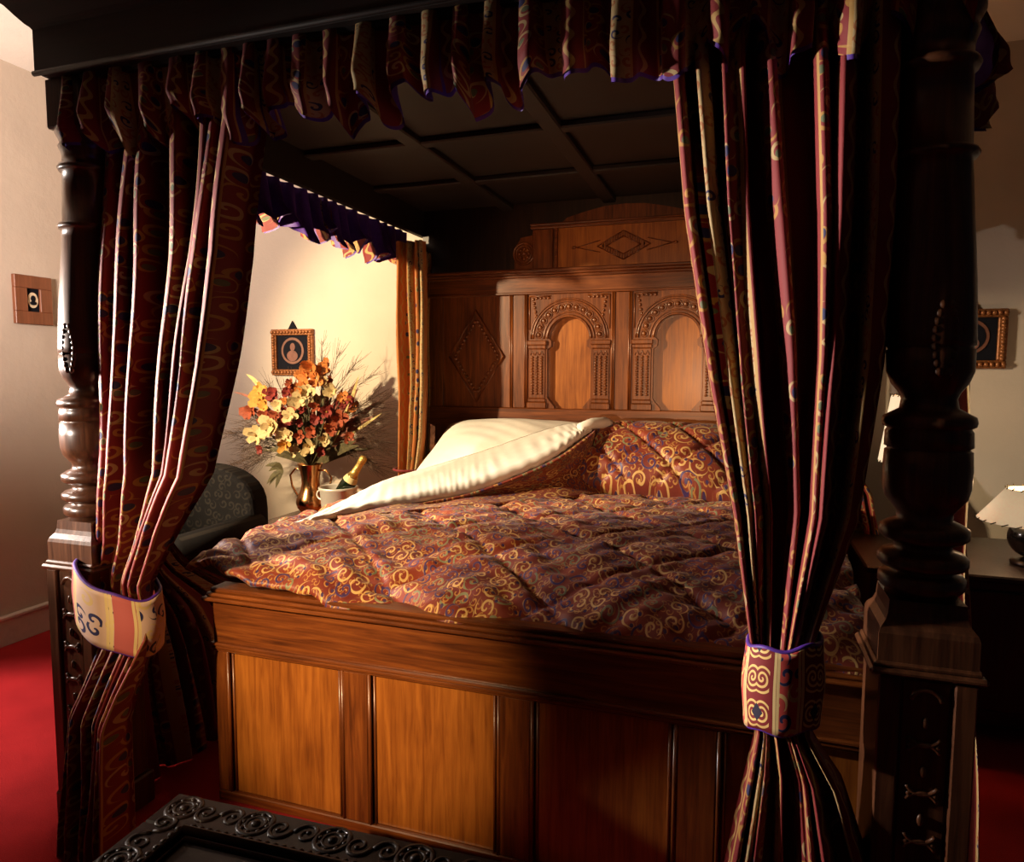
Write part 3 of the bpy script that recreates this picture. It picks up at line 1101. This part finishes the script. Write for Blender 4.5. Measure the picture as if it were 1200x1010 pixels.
def tie_mat(name, ground, split):
    m = NT(name)
    uv = cloth_uv(m)
    sx = m.n('ShaderNodeSeparateXYZ'); m.t.links.new(uv, sx.inputs[0])
    x, y = sx.outputs[0], sx.outputs[1]
    xr = m.math('FLOORED_MODULO', x, .155)
    # mirrored scroll column: pairs of curls facing each other, hearts between
    xm = m.math('ABSOLUTE', m.math('SUBTRACT', xr, .045))
    yr = m.math('SUBTRACT', m.math('FLOORED_MODULO', y, .07), .035)
    dx = m.math('SUBTRACT', xm, .014)
    r = m.math('SQRT', m.math('ADD', m.math('MULTIPLY', dx, dx), m.math('MULTIPLY', yr, yr)))
    th = m.math('ARCTAN2', yr, dx)
    s = m.math('SINE', m.math('ADD', m.math('MULTIPLY', r, 2 * PI / .0115), th))
    inside = m.math('LESS_THAN', xm, .034)
    st = m.math('MULTIPLY', m.step(s, .1, .35), inside)
    st = m.math('MULTIPLY', st, m.math('LESS_THAN', r, .031))
    hr = m.math('ABSOLUTE', m.math('SUBTRACT', m.math('FLOORED_MODULO', m.math('ADD', y, .035), .14), .07))
    heart = m.math('MULTIPLY', m.math('LESS_THAN', m.math('ADD', m.math('MULTIPLY', xm, 1.1), hr), .019), 1.0)
    sc1, cc, dd = scroll(m, uv, 22, 2.0, .35, 4.0)
    col = m.mix(sc1, ground, (.62, .42, .16))
    col = m.mix(m.math('MULTIPLY', sc1, m.math('GREATER_THAN', cc[0], .6)), col, NAVY)
    col = m.mix(m.math('MULTIPLY', m.math('LESS_THAN', xr, .10), split), col, RED)
    col = m.mix(m.math('MULTIPLY', m.math('GREATER_THAN', xr, .105), 1.0 - split), col, (.46, .10, .09))
    st = m.math('MULTIPLY', st, split)
    heart = m.math('MULTIPLY', heart, split)
    col = m.mix(st, col, (.70, .48, .16))
    col = m.mix(m.math('MULTIPLY', heart, inside), col, (.012, .008, .03))
    for e in (.004, .092, .10, .15):
        ln = m.math('LESS_THAN', m.math('ABSOLUTE', m.math('SUBTRACT', xr, e)), .0035)
        col = m.mix(ln, col, (.68, .50, .22))
    m.set(Base_Color=col, Roughness=.7)
    return m.m


m_tie = tie_mat('tieback_cloth', (.48, .05, .04), 1.0)
m_tie_cream = tie_mat('cream_tieback_cloth', (.60, .40, .30), 0.0)
tieback((-1.658, 1.452), .124, .088, .678, .155, .42, 'wide red, cream and blue patterned tieback around the left foot curtain', .05, 0, m_tie_cream)
tieback((.092, 1.452), .070, .062, .715, .165, -.16, 'red tieback with gold scrolls and a dark heart around the right foot curtain', .115, 0)
p = MB()
p.ring((-1.645, 3.20, .83), .072, .006, 'z', 24, 8)
tag(p.build('curtain_tieback', m_curtain), 'thin corded tieback around the curtain at the left of the headboard', 'tieback')


# valances under the canopy
def valance(p0, p1, inn, z1, zb, label, n, seed, nu=420, curl=.05, flare=0.0):
    """gathered cloth from p0 to p1 (x, y), inn = unit vector to the inside"""
    p0, p1, inn = Vector(p0), Vector(p1), Vector(inn)
    def make(off, extra, colz):
        def fn(u, v):
            ph = 2 * PI * n * u + 1.6 * math.sin(9 * u + seed) + 1.1 * math.sin(23 * u + seed * 2)
            k = math.floor(n * u)
            a = (.012 + .030 * v) * (.7 + .6 * hash1(seed + k * .5))
            d = math.cos(ph) * a + .012 * v * math.sin(2.3 * ph + seed)
            P = p0.lerp(p1, u + .25 / n * math.sin(2 * ph) * .3)
            bot = zb + .030 * math.sin(7.3 * n / 9 * u * 6 + seed) + .020 * math.sin(41 * u + 2 * seed) + .012 * math.sin(ph)
            z = lerp(z1, bot - extra, v)
            q = P + inn * (d + off + .055 * sst(.70, 1.0, v) * curl * 8 - flare * v)
            return (q.x, q.y, z)
        return fn
    m = MB()
    L_ = (p1 - p0).length
    m.grid(make(0, 0, 0), nu, 22, lambda u, v: (u * L_ * 1.6, v * .25))
    o = m.build('canopy_valance', m_curtain, fix=False)
    tag(o, label, 'valance')
    m = MB()
    m.grid(make(.010, .005, 0), nu, 14)
    li = m.build('lining', m_purple, o, fix=False)
    li['label'] = 'purple lining showing along the hem'
    return o


valance((-1.77, 1.435), (.36, 1.435), (0, 1), 2.112, 1.945, 'gathered dark red and gold valance along the front of the canopy', 26, 3.0, 520)
valance((-1.800, 3.50), (-1.800, 1.58), (1, 0), 2.10, 1.925, 'gathered purple-lined valance along the left side of the canopy', 22, 8.0, 320)
valance((.385, 3.50), (.385, 1.60), (-1, 0), 2.10, 1.905, 'gathered valance flaring out along the right side of the canopy', 22, 12.0, 320, flare=.09)

# ------------------------------------------------------------------ carved coffer at the foot of the bed
cof = tag(empty('carved_coffer', (-.45, .85, 0)), 'black polished oak coffer with carved lid border at the foot of the bed', 'chest')
KX0, KX1, KY0, KY1, KZ = -1.125, .20, .58, 1.150, .42
MB().box(KX0 + .03, KX1 - .03, KY0 + .03, KY1 - .03, .05, KZ - .03, .004).build('body', wood_chest, cof)
for (x, y) in ((KX0 + .03, KY0 + .03), (KX1 - .10, KY0 + .03), (KX0 + .03, KY1 - .10), (KX1 - .10, KY1 - .10)):
    MB().box(x, x + .07, y, y + .07, 0, .06, .004).build('foot', wood_chest, cof)
bw = .098
lid = MB().box(KX0 + bw - .01, KX1 - bw + .01, KY0 + bw - .01, KY1 - bw + .01, KZ - .032, KZ - .010).build('lid', wood_chest, cof)
for (a, b, c, d) in ((KX0, KX1, KY1 - bw, KY1), (KX0, KX1, KY0, KY0 + bw), (KX0, KX0 + bw, KY0 + bw, KY1 - bw), (KX1 - bw, KX1, KY0 + bw, KY1 - bw)):
    MB().box(a, b, c, d, KZ - .034, KZ, .004).build('lid_border', wood_chest, lid)
t = MB()
i0, i1, j0, j1 = KX0 + bw, KX1 - bw, KY0 + bw, KY1 - bw
for r_, ins in ((.009, 0), (.006, .016)):
    t.tube([(i0 + ins, j0 + ins, KZ - ins * .4), (i0 + ins, j1 - ins, KZ - ins * .4), (i1 - ins, j1 - ins, KZ - ins * .4), (i1 - ins, j0 + ins, KZ - ins * .4)], r_, 8, True, True)
t.build('lid_moulding', wood_chest, lid)
t = MB()


def rosette(x, y, s=1.0):
    t.ring((x, y, KZ), .034 * s, .006 * s, 'z', 20, 7)
    t.ring((x, y, KZ), .020 * s, .004 * s, 'z', 14, 6)
    t.ball((x, y, KZ + .001), .010 * s, .010 * s, .010 * s, 10, 6)
    for k in range(8):
        a = 2 * PI * k / 8
        t.ball((x + .027 * s * math.cos(a), y + .027 * s * math.sin(a), KZ), .006 * s, .006 * s, .006 * s, 8, 5)


def scrolls(x, y, ax, s=1.0):
    for q in (-1, 1):
        pts, rr = [], []
        for k in range(22):
            a = k / 21 * 2.6 * PI
            r_ = .030 * (1 - k / 26) * s
            u, v_ = q * (.030 - math.cos(a) * r_ * .9) * s, math.sin(a) * r_ * q
            pts.append((x + u, y + v_, KZ + .001) if ax == 'x' else (x + v_, y + u, KZ + .001))
            rr.append(.006 * s * (1 - .5 * k / 22))
        t.tube(pts, rr, 6)
        t.ball(pts[-1], .006 * s, .006 * s, .007 * s, 8, 5)


nx = 8
for k in range(nx):
    x = lerp(KX0 + .05, KX1 - .05, k / (nx - 1))
    for y in (KY1 - .042, KY0 + .042): rosette(x, y)
    if k < nx - 1:
        for y in (KY1 - .042, KY0 + .042): scrolls(x + (KX1 - KX0 - .1) / (nx - 1) / 2, y, 'x')
for k in range(3):
    y = lerp(KY0 + .042, KY1 - .042, (k + .5) / 3)
    for x in (KX0 + .045, KX1 - .045):
        scrolls(x, y, 'y')
        if k < 2: rosette(x, lerp(KY0 + .042, KY1 - .042, (k + 1) / 3))
x = i0 + .012
while x < i1:
    for y in (j1 + .012, j0 - .012):
        t.ball((x, y, KZ), .0075, .0065, .007, 8, 5)
    x += .019
y = j0 + .012
while y < j1:
    for x in (i0 - .012, i1 + .012):
        t.ball((x, y, KZ), .0065, .0075, .007, 8, 5)
    y += .019
t.v = [(x, y, KZ + (z - KZ) * .6) for (x, y, z) in t.v]
o = t.build('lid_carving', wood_chest, lid)
o['kind'] = 'stuff'
cof.rotation_euler.z = math.radians(2.2)
# low carving on the sunken middle of the lid
t = MB()
KZs = KZ; KZ = KZ - .010
for k in range(4):
    scrolls(lerp(i0 + .12, i1 - .12, k / 3), (j0 + j1) / 2 + .05, 'x', 1.6)
    scrolls(lerp(i0 + .12, i1 - .12, k / 3), (j0 + j1) / 2 - .09, 'x', 1.6)
KZ = KZs
t.build('centre_carving', wood_chest, lid)['kind'] = 'stuff'

# ------------------------------------------------------------------ left of the bed: chair, table, flowers, champagne
chair = tag(empty('armchair', (-2.66, 2.72, 0)), 'dark damask armchair with rounded back between the bed and the left wall', 'armchair')


def rounded_slab(poly_fn, y0, y1, n=28):
    pts = [poly_fn(k / n) for k in range(n + 1)]
    return pts


bk = [(-2.97, .30), (-2.97, .62)] + [(-2.66 - .31 * math.cos(PI * k / 16), .62 + .225 * math.sin(PI * k / 16) ** .8) for k in range(1, 16)] + [(-2.35, .62), (-2.35, .30)]
b = MB().prism(bk, 2.86, 3.00)
o = b.build('backrest', m_damask, chair)
bv = o.modifiers.new('soft', 'BEVEL'); bv.width = .03; bv.segments = 3
for s in (-1, 1):
    x = -2.66 + s * .29
    b = MB().box(x - .055, x + .055, 2.40, 2.92, .18, .52, .02)
    b.tube([(x, 2.37, .54), (x, 2.92, .54)], .065, 14)
    b.build('armrest', m_damask, chair)
MB().box(-2.90, -2.42, 2.36, 2.90, .18, .44, .04).build('seat', m_damask, chair)
for (x, y) in ((-2.90, 2.42), (-2.42, 2.42), (-2.90, 2.94), (-2.42, 2.94)):
    MB().lathe([(0, .018), (.10, .026), (.18, .03)], (x, y, 0), 12).build('leg', wood_dk, chair)

tb = tag(empty('bedside_table', (-2.27, 3.35, 0)), 'mahogany bedside table with the flower jug on it, left of the bed', 'table')
TZ = .495
MB().box(-2.545, -1.96, 3.06, 3.66, TZ - .022, TZ, .006).build('tabletop', wood_mah, tb)
MB().box(-2.505, -2.0, 3.10, 3.62, TZ - .11, TZ - .02, .004).build('apron', wood_mah, tb)
for (x, y) in ((-2.49, 3.115), (-2.015, 3.115), (-2.49, 3.605), (-2.015, 3.605)):
    MB().lathe([(0, .014), (.2, .019), (.385, .024)], (x, y, 0), 12).build('leg', wood_mah, tb)

# copper jug
JX, JY = -2.307, 3.30
jug = tag(empty('flower_jug', (JX, JY, TZ)), 'polished copper two-handled jug holding the dried flowers on the bedside table', 'jug')
JP = [(0, .052), (.012, .054), (.018, .046), (.03, .043), (.05, .058), (.075, .076), (.10, .083), (.125, .080), (.15, .068), (.18, .055), (.21, .050), (.25, .052), (.29, .060), (.318, .070), (.322, .072), (.318, .066), (.25, .046)]
MB().lathe(JP, (JX, JY, TZ), 32).build('jug_body', m_brass, jug)
for s in (-1, 1):
    MB().tube([(JX + s * .055, JY, TZ + .285), (JX + s * .10, JY, TZ + .29), (JX + s * .135, JY, TZ + .25), (JX + s * .125, JY, TZ + .19), (JX + s * .09, JY, TZ + .135), (JX + s * .075, JY, TZ + .12)], .006, 8).build('handle', m_brass, jug)

m_fl = {
    'orange': plain('orange_petals', (.50, .16, .03), .7, nscale=90, var=.3),
    'cream': plain('cream_petals', (.56, .42, .20), .7, nscale=90, var=.15),
    'yellow': plain('yellow_petals', (.54, .26, .04), .7, nscale=90, var=.2),
    'red': plain('dark_red_petals', (.20, .018, .012), .7, nscale=90, var=.3),
    'rust': plain('rust_petals', (.27, .05, .015), .7, nscale=90, var=.3),
}
m_leaf = plain('dried_leaf', (.07, .055, .018), .7, nscale=60, var=.4)
m_leafr = plain('red_brown_leaf', (.20, .045, .018), .6, nscale=60, var=.4)
m_straw = plain('straw_blade', (.5, .38, .14), .7, nscale=60, var=.3)
m_wisp = plain('brown_wispy_twigs', (.09, .05, .03), .8, nscale=60, var=.3)
m_eye = plain('flower_centre', (.25, .13, .02), .8, nscale=200, var=.4)

arr = tag(empty('dried_flower_arrangement', (JX, JY, TZ + .32)), 'spreading bunch of orange, cream and dark red dried flowers standing in the copper jug', 'flowers')
base = Vector((JX, JY, TZ + .30))


def blossom(p, r, kind, d):
    d = Vector(d).normalized()
    u = d.orthogonal().normalized(); w_ = d.cross(u)
    t = MB()
    n = 5 if R() < .6 else 6
    ph = R() * 6.28
    cup = .35 + .75 * R()
    for ring, (rr, lift, cnt) in enumerate(((1.0, cup, n), (.70, cup + .45, n - 1))):
        for k in range(cnt):
            a = ph + 2 * PI * (k + .5 * ring + .35 * (R() - .5)) / cnt
            e = u * math.cos(a) + w_ * math.sin(a)
            side = d.cross(e)
            L_ = r * rr * (.65 + .65 * R())
            wd = L_ * (.34 + .16 * R())
            tw = .35 * (R() - .5)
            c1 = p + e * L_ * .5 + d * L_ * lift * .5
            c2 = p + e * L_ * (.8 + .2 * R()) + d * L_ * lift * (.6 + .5 * R())
            vs = [p - side * wd * .3, p + side * wd * .3, c1 - side * wd + d * (tw - .1) * L_, c1 - d * L_ * .12, c1 + side * wd + d * (-tw - .1) * L_,
                  c2 - side * wd * .7 + d * .15 * L_ * (R() - .3), c2 - d * .10 * L_ + e * L_ * .12, c2 + side * wd * .7 + d * .15 * L_ * (R() - .3)]
            t.add(vs, [(0, 1, 3), (0, 3, 2), (1, 4, 3), (2, 3, 6, 5), (3, 4, 7, 6)], None, True)
    o = t.build('blossom', m_fl[kind], arr, fix=False)
    if R() < .55:
        c = MB().ball(p + d * r * .22, r * .13, r * .13, r * .13, 6, 4)
        c.build('flower_centre', m_eye, o)
    return o


def px2(dx, dz, dy=0.0): return Vector((JX + .02 + dx * 1.05, JY + dy, TZ + dz * 1.03))


# blossoms: place in the fan, radius, kind
BL = [(.01, .86, .0, .058, 'orange'), (-.035, .80, -.03, .055, 'orange'), (.05, .79, -.04, .055, 'orange'), (.0, .73, -.07, .052, 'orange'), (.06, .86, .02, .045, 'orange'),
      (-.30, .70, -.05, .048, 'yellow'), (-.27, .64, -.07, .05, 'yellow'), (-.24, .57, -.09, .045, 'yellow'), (-.33, .64, -.02, .040, 'orange'),
      (-.13, .60, -.12, .046, 'cream'), (.02, .62, -.14, .048, 'cream'), (-.03, .50, -.16, .050, 'cream'), (-.16, .44, -.15, .056, 'cream'), (-.08, .37, -.14, .044, 'cream'),
      (-.30, .36, -.08, .050, 'cream'), (.03, .70, -.09, .044, 'cream'), (.06, .29, -.13, .045, 'cream'), (-.05, .25, -.10, .04, 'cream'), (-.08, .28, -.14, .042, 'yellow'), (.13, .34, -.10, .036, 'cream'),
      (.14, .56, -.09, .055, 'red'), (.20, .50, -.05, .05, 'rust'), (.10, .48, -.12, .05, 'red'), (.17, .42, -.08, .046, 'rust'), (-.20, .68, -.05, .05, 'red'), (-.10, .70, -.04, .05, 'red'),
      (.09, .40, -.13, .042, 'rust'), (.22, .62, -.02, .045, 'red'), (-.38, .52, -.03, .045, 'rust'), (-.10, .52, -.10, .05, 'red'), (.14, .70, -.02, .04, 'cream'), (.24, .37, -.05, .036, 'rust'),
      (.02, .36, -.15, .042, 'rust'), (-.22, .50, -.10, .045, 'rust'), (.12, .26, -.10, .036, 'red'), (-.30, .22, -.04, .035, 'red')]
stems = MB()
for k in range(34):
    a = -1.15 + 2.3 * R(); q_ = .10 + .36 * R()
    BL.append((math.sin(a) * q_ * .85, .36 + math.cos(a) * q_, -.12 + .14 * R(), .022 + .016 * R(), ['rust', 'red', 'red', 'rust', 'cream', 'orange'][k % 6]))
for (dx, dz, dy, r, kind) in BL:
    dz = .375 + max(0, dz - .22) * .70
    r *= (1.0 if kind in ('cream', 'yellow', 'orange') else .9) * (.75 + .5 * R())
    dx += .02 * (R() - .5); dz += .02 * (R() - .5)
    p = px2(dx, dz, dy)
    blossom(p, r, kind, (dx * .5 + .25 + .3 * (R() - .5), -1.0, (dz - .55) * .6 + .2 * (R() - .5)))
    mid = base.lerp(p, .5) + Vector((0, .02, .03))
    stems.tube([base, mid, p], .003, 5)
stems.build('stems', m_leaf, arr)


def blade(m, p0, p1, wd, bend=(0, 0, 0), n=7):
    p0, p1, bend = Vector(p0), Vector(p1), Vector(bend)
    vs, fs = [], []
    for k in range(n + 1):
        s = k / n
        p = p0.lerp(p1, s) + bend * math.sin(PI * s)
        t_ = (p1 - p0).normalized()
        side = t_.cross(Vector((.2, -1, .1))).normalized()
        w_ = wd * math.sin(PI * (.08 + .92 * s)) ** .8 if s < 1 else 0
        vs += [p - side * w_, p + Vector((0, -.15 * w_, 0)), p + side * w_]
    for k in range(n):
        for q in range(2):
            fs.append((k * 3 + q, k * 3 + q + 1, k * 3 + 4 + q, k * 3 + 3 + q))
    m.add(vs, fs, None, True)


t = MB()
blade(t, px2(-.12, .40), px2(-.50, .70, -.02), .012, (0, 0, .08)); blade(t, px2(-.2, .42), px2(-.40, .62, -.04), .016, (0, 0, .05))
for k in range(18):
    a = -1.1 + 2.2 * R()
    L_ = .25 + .25 * R()
    blade(t, px2(.05 * a, .36), px2(math.sin(a) * L_ * 1.0, .38 + math.cos(a) * L_ * .95, -.06 + .14 * R()), .014 + .01 * R(), (0, 0, .03))
for k in range(9):
    a = .35 + .9 * R()
    L_ = .30 + .22 * R()
    blade(t, px2(.03, .34), px2(math.sin(a) * L_, .36 + math.cos(a) * L_, .0 + .1 * R()), .018 + .012 * R(), (0, 0, .02))
t.build('red_leaf', m_leafr, arr, fix=False)
t = MB()
for k in range(46):
    a = -1.5 + 3.0 * R()
    L_ = .10 + .34 * R()
    blade(t, px2(.05 * a, .32), px2(math.sin(a) * L_ * .8, .34 + math.cos(a) * L_, -.08 + .16 * R()), .012 + .012 * R(), (0, 0, .02))
for k in range(10):
    a = -.6 + 1.0 * R()
    blade(t, px2(-.18, .27, -.02), px2(-.30 + .1 * R(), .14 + .16 * R(), -.06 + .08 * R()), .014, (0, 0, .02))
t.build('green_leaf', m_leaf, arr, fix=False)
t = MB()
blade(t, px2(.18, .5), px2(.30, .80, -.02), .011); blade(t, px2(.12, .42), px2(.26, .66, -.05), .010)
blade(t, px2(-.30, .68), px2(-.42, .80, 0), .012, (0, 0, .02)); blade(t, px2(.20, .46), px2(.42, .60, 0), .008)
t.build('straw_blade', m_straw, arr, fix=False)
t = MB()


def wisp(p0, p1, spread, n):
    p0, p1 = Vector(p0), Vector(p1)
    t.tube([p0, p0.lerp(p1, .5) + Vector((0, 0, .02)), p1], [.002, .0015, .0008], 4)
    for k in range(n):
        s = .25 + .75 * R()
        q = p0.lerp(p1, s)
        e = (p1 - p0).normalized()
        r_ = Vector((R() - .5, R() - .5, R() - .5)) * spread
        q2 = q + e * spread * .9 * (.4 + R()) + r_
        t.tube([q, q.lerp(q2, .5) + r_ * .15, q2], [.0011, .0009, .0006], 3)


for k in range(9):
    wisp(px2(-.15, .38 + .02 * k), px2(-.45 - .06 * R(), .26 + .035 * k, -.08 + .16 * R()), .11, 60)
for k in range(9):
    wisp(px2(.15, .40 + .02 * k), px2(.36 + .08 * R(), .30 + .05 * k, -.06 + .16 * R()), .12, 60)
for k in range(4):
    wisp(px2(.05, .6), px2(.06 + .10 * k, .98 - .06 * k, .02), .09, 40)
for k in range(3):
    wisp(px2(-.10, .5), px2(-.30 + .08 * k, .76 - .02 * k, .02), .09, 40)
o = t.build('wispy_foliage', m_wisp, arr, fix=False)
o['kind'] = 'stuff'

# champagne bucket and bottle
BX, BY = -2.075, 3.22
bu = tag(empty('champagne_bucket', (BX, BY, TZ)), 'silver champagne bucket with a ring handle beside the copper jug', 'bucket')
m = MB().lathe([(0, .080), (.004, .083), (.20, .100), (.205, .106), (.215, .107), (.218, .103), (.21, .098), (.01, .078)], (BX, BY, TZ), 36)
m.build('bucket_body', m_silver, bu)
for s in (-1, 1):
    MB().ring((BX + s * .112, BY, TZ + .165), .025, .005, 'y', 18, 8).build('ring_handle', m_silver, bu)
bo = tag(empty('champagne_bottle', (BX, BY, TZ + .05)), 'dark green champagne bottle with gold foil neck leaning in the bucket', 'bottle')
p0 = Vector((BX - .035, BY, TZ + .095)); dr = Vector((.55, .02, .82)).normalized()
BP = [(0, .036), (.01, .042), (.15, .043), (.18, .041), (.215, .030), (.245, .019), (.30, .015)]


def along(prof, seg=24):
    u = dr.orthogonal().normalized(); w_ = dr.cross(u)
    m = MB(); vs, fs = [], []
    for (s, r) in prof:
        for k in range(seg):
            a = 2 * PI * k / seg
            vs.append(p0 + dr * s + (u * math.cos(a) + w_ * math.sin(a)) * r)
    for i in range(len(prof) - 1):
        for k in range(seg):
            k2 = (k + 1) % seg
            fs.append((i * seg + k, i * seg + k2, (i + 1) * seg + k2, (i + 1) * seg + k))
    fs.append(tuple(range(seg))[::-1]); fs.append(tuple((len(prof) - 1) * seg + k for k in range(seg)))
    return m.add(vs, fs, None, True)


along(BP).build('bottle_glass', m_glassg, bo)
along([(.222, .0295), (.245, .0215), (.30, .018), (.312, .020), (.332, .022), (.345, .019), (.35, .010)]).build('foil', m_foil, bo)
along([(.188, .0405), (.19, .0408), (.218, .032), (.219, .0305)]).build('neck_label', m_labelw, bo)


# ------------------------------------------------------------------ pictures on the walls
def picture(name, org, ux, wd, ht, label, kind):
    """org: lower left corner on the wall; ux: unit vector along the wall (x or y); built standing off the wall"""
    org = Vector(org); ux = Vector(ux)
    nrm = Vector((0, -1, 0)) if abs(ux.x) > .5 else Vector((1, 0, 0))
    root = tag(empty(name, org), label, 'picture')
    def bx(m, a0, a1, z0, z1, d0, d1, b=.002):
        A = org + ux * a0 + nrm * d0; B = org + ux * a1 + nrm * d1
        m.box(A.x, B.x, A.y, B.y, org.z + z0, org.z + z1, b)
    def disc(m, ca, cz, ra, rz, d0, d1):
        n = 28
        vs = []
        for d in (d0, d1):
            for k in range(n):
                a = 2 * PI * k / n
                P = org + ux * (ca + ra * math.cos(a)) + nrm * d
                vs.append((P.x, P.y, org.z + cz + rz * math.sin(a)))
        fs = [tuple(range(n)), tuple(range(n, 2 * n))[::-1]] + [(k, (k + 1) % n, n + (k + 1) % n, n + k) for k in range(n)]
        m.add(vs, fs)
    if kind == 'plain':
        f = .062
        for (a, b, c, d) in ((0, wd, 0, f), (0, wd, ht - f, ht), (0, f, f, ht - f), (wd - f, wd, f, ht - f)):
            m = MB(); bx(m, a, b, c, d, 0, .022); m.build('frame_side', wood_frame, root)
        m = MB(); bx(m, f, wd - f, f, ht - f, 0, .010); m.build('black_mount', m_black, root)
        m = MB(); disc(m, wd / 2, ht / 2, .026, .038, .009, .013); m.build('oval_card', m_creamcard, root)
        m = MB(); disc(m, wd / 2, ht / 2 + .008, .012, .016, .012, .015); disc(m, wd / 2, ht / 2 - .014, .017, .010, .012, .015)
        m.build('silhouette', m_black, root)
    else:
        f = .038
        for (a, b, c, d) in ((0, wd, 0, f), (0, wd, ht - f, ht), (0, f, f, ht - f), (wd - f, wd, f, ht - f)):
            m = MB(); bx(m, a, b, c, d, 0, .024, .004)
            n = 13
            for k in range(n):
                s = (k + .5) / n
                ca = lerp(a, b, s if b - a > d - c else .5); cz = lerp(c, d, s if d - c > b - a else .5)
                P = org + ux * ca + nrm * .025
                m.ball((P.x, P.y, org.z + cz), .012, .012, .012, 8, 6)
            m.build('frame_side', m_gilt, root)
        m = MB(); bx(m, f, wd - f, f, ht - f, 0, .010); m.build('black_mount', m_black, root)
        m = MB(); disc(m, wd / 2, ht / 2 + .01, wd * .27, wd * .27, .009, .014); m.build('medallion', m_medal, root)
        m = MB(); disc(m, wd / 2, ht / 2 + .01, wd * .22, wd * .22, .013, .016); m.build('medallion_field', m_black, root)
        m = MB(); disc(m, wd / 2 + .004, ht / 2 + .034, .018, .024, .015, .019); disc(m, wd / 2, ht / 2 - .022, .040, .034, .014, .017); disc(m, wd / 2 + .002, ht / 2 + .006, .011, .016, .014, .018)
        m.build('portrait_bust', m_flesh, root)
        m = MB()
        A = org + ux * (wd / 2 - .032); B = org + ux * (wd / 2 + .032); C_ = org + ux * (wd / 2)
        vs = []
        for d in (.002, .012):
            for P, z in ((A, ht), (B, ht), (C_, ht + .052)):
                q = P + nrm * d
                vs.append((q.x, q.y, org.z + z))
        m.add(vs, [(0, 1, 2), (5, 4, 3), (0, 3, 4, 1), (1, 4, 5, 2), (2, 5, 3, 0)])
        m.build('hanger', m_black, root)
    return root


picture('wall_picture', (XL + .001, 2.437, 1.563), (0, 1, 0), .19, .238, 'small brown wooden frame with an oval silhouette on the left wall', 'plain')
picture('wall_picture', (-2.858, YB - .001, 1.310), (1, 0, 0), .308, .290, 'ornate gilt frame with a dark round portrait above the flowers', 'ornate')
picture('wall_picture', (.83, YB - .001, 1.357), (1, 0, 0), .297, .272, 'dark gilt-framed picture half hidden behind the right foot post', 'ornate')

# ------------------------------------------------------------------ right of the bed: chest, two lamps
ch = tag(empty('bedside_chest', (1.0, 3.1, 0)), 'low dark oak chest in the shadow right of the bed, carrying two lamps', 'chest')
CZ = .62
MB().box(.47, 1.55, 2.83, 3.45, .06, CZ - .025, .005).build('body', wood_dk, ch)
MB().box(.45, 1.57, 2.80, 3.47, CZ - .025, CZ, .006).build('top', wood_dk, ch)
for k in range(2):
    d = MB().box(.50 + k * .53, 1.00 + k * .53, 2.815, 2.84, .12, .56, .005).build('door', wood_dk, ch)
    MB().ball((.97 + k * .09, 2.805, .36), .013).build('knob', m_brass, d)
for (x, y) in ((.47, 2.83), (1.50, 2.83), (.47, 3.40), (1.50, 3.40)):
    MB().box(x, x + .05, y, y + .05, 0, .07, .003).build('foot', wood_dk, ch)


def shade_mat(name, col, emis):
    m = NT(name)
    f = m.noise(m.coord('Object'), 120, 3)
    m.set(Base_Color=m.ramp(f, [(.3, tuple(x * .9 for x in col)), (.7, col)]), Roughness=.8)
    m.b.inputs['Emission Color'].default_value = (1.0, .72, .42, 1)
    m.b.inputs['Emission Strength'].default_value = emis
    return m.m


m_shade1 = shade_mat('parchment_shade_dim', (.75, .62, .45), .40)
m_shade2 = shade_mat('parchment_shade_lit', (.85, .75, .58), .75)


def lamp(x, y, zb, rb, rt, z0, z1, label, mat, power, ball_r, color):
    root = tag(empty('table_lamp', (x, y, zb)), label, 'lamp')
    MB().lathe([(0, .06), (.012, .062), (.02, .04), (.03, .02), (.034, .018)], (x, y, zb), 24).build('base_foot', wood_dk, root)
    if ball_r > .05:
        MB().ball((x, y, zb + .028 + ball_r), ball_r, ball_r, ball_r, 28, 18).build('ball_base', m_ballb, root)
        top = zb + .028 + 2 * ball_r
    else:
        MB().lathe([(0, .020), (.06, .026), (.12, .018), (.2, .022), (.30, .014)], (x, y, zb + .03), 20).build('turned_stem', m_brass, root)
        top = zb + .33
    MB().tube([(x, y, top - .005), (x, y, z0 + .06)], .008, 10).build('neck', m_brass, root)
    m = MB().lathe([(z0, rb), (z1, rt)], (x, y, 0), 36, cap=False)
    sh = m.build('lamp_shade', mat, root)
    so = sh.modifiers.new('thickness', 'SOLIDIFY'); so.thickness = .003
    l = MB()
    for (z, r, n) in ((z0, rb, 26), (z1, rt, 16)):
        for k in range(n):
            a = 2 * PI * k / n
            l.tube([(x + (r + .002) * math.cos(a), y + (r + .002) * math.sin(a), z - .004), (x + (r + .003) * math.cos(a + .12), y + (r + .003) * math.sin(a + .12), z + .006)], .0022, 5)
    l.build('shade_lacing', m_leaf, sh)
    b = MB().ball((x, y, z0 + (z1 - z0) * .4), .022)
    bl = b.build('bulb', m_bulb, root)
    pl = bpy.data.lights.new('lamp_light', 'POINT')
    pl.energy = power; pl.color = color; pl.shadow_soft_size = .03
    po = bpy.data.objects.new('lamp_light', pl); COL.objects.link(po)
    po.location = (x, y, z0 + (z1 - z0) * .55 + .03)
    return root


m_ballb = plain('black_glazed_ball', (.008, .007, .007), .18, coat=.5)
m_bulb = shade_mat('bulb_glass', (.9, .8, .6), 6.0)
lamp(1.035, 3.02, CZ, .175, .085, .785, .905, 'low lamp with a black ball base and laced parchment shade at the right edge', m_shade1, 3.5, .075, (1.0, .62, .34))
lamp(.592, 2.97, CZ, .090, .055, .995, 1.25, 'slim lamp with a glowing shade glimpsed between right curtain and post', m_shade2, 8.0, .02, (1.0, .36, .13))
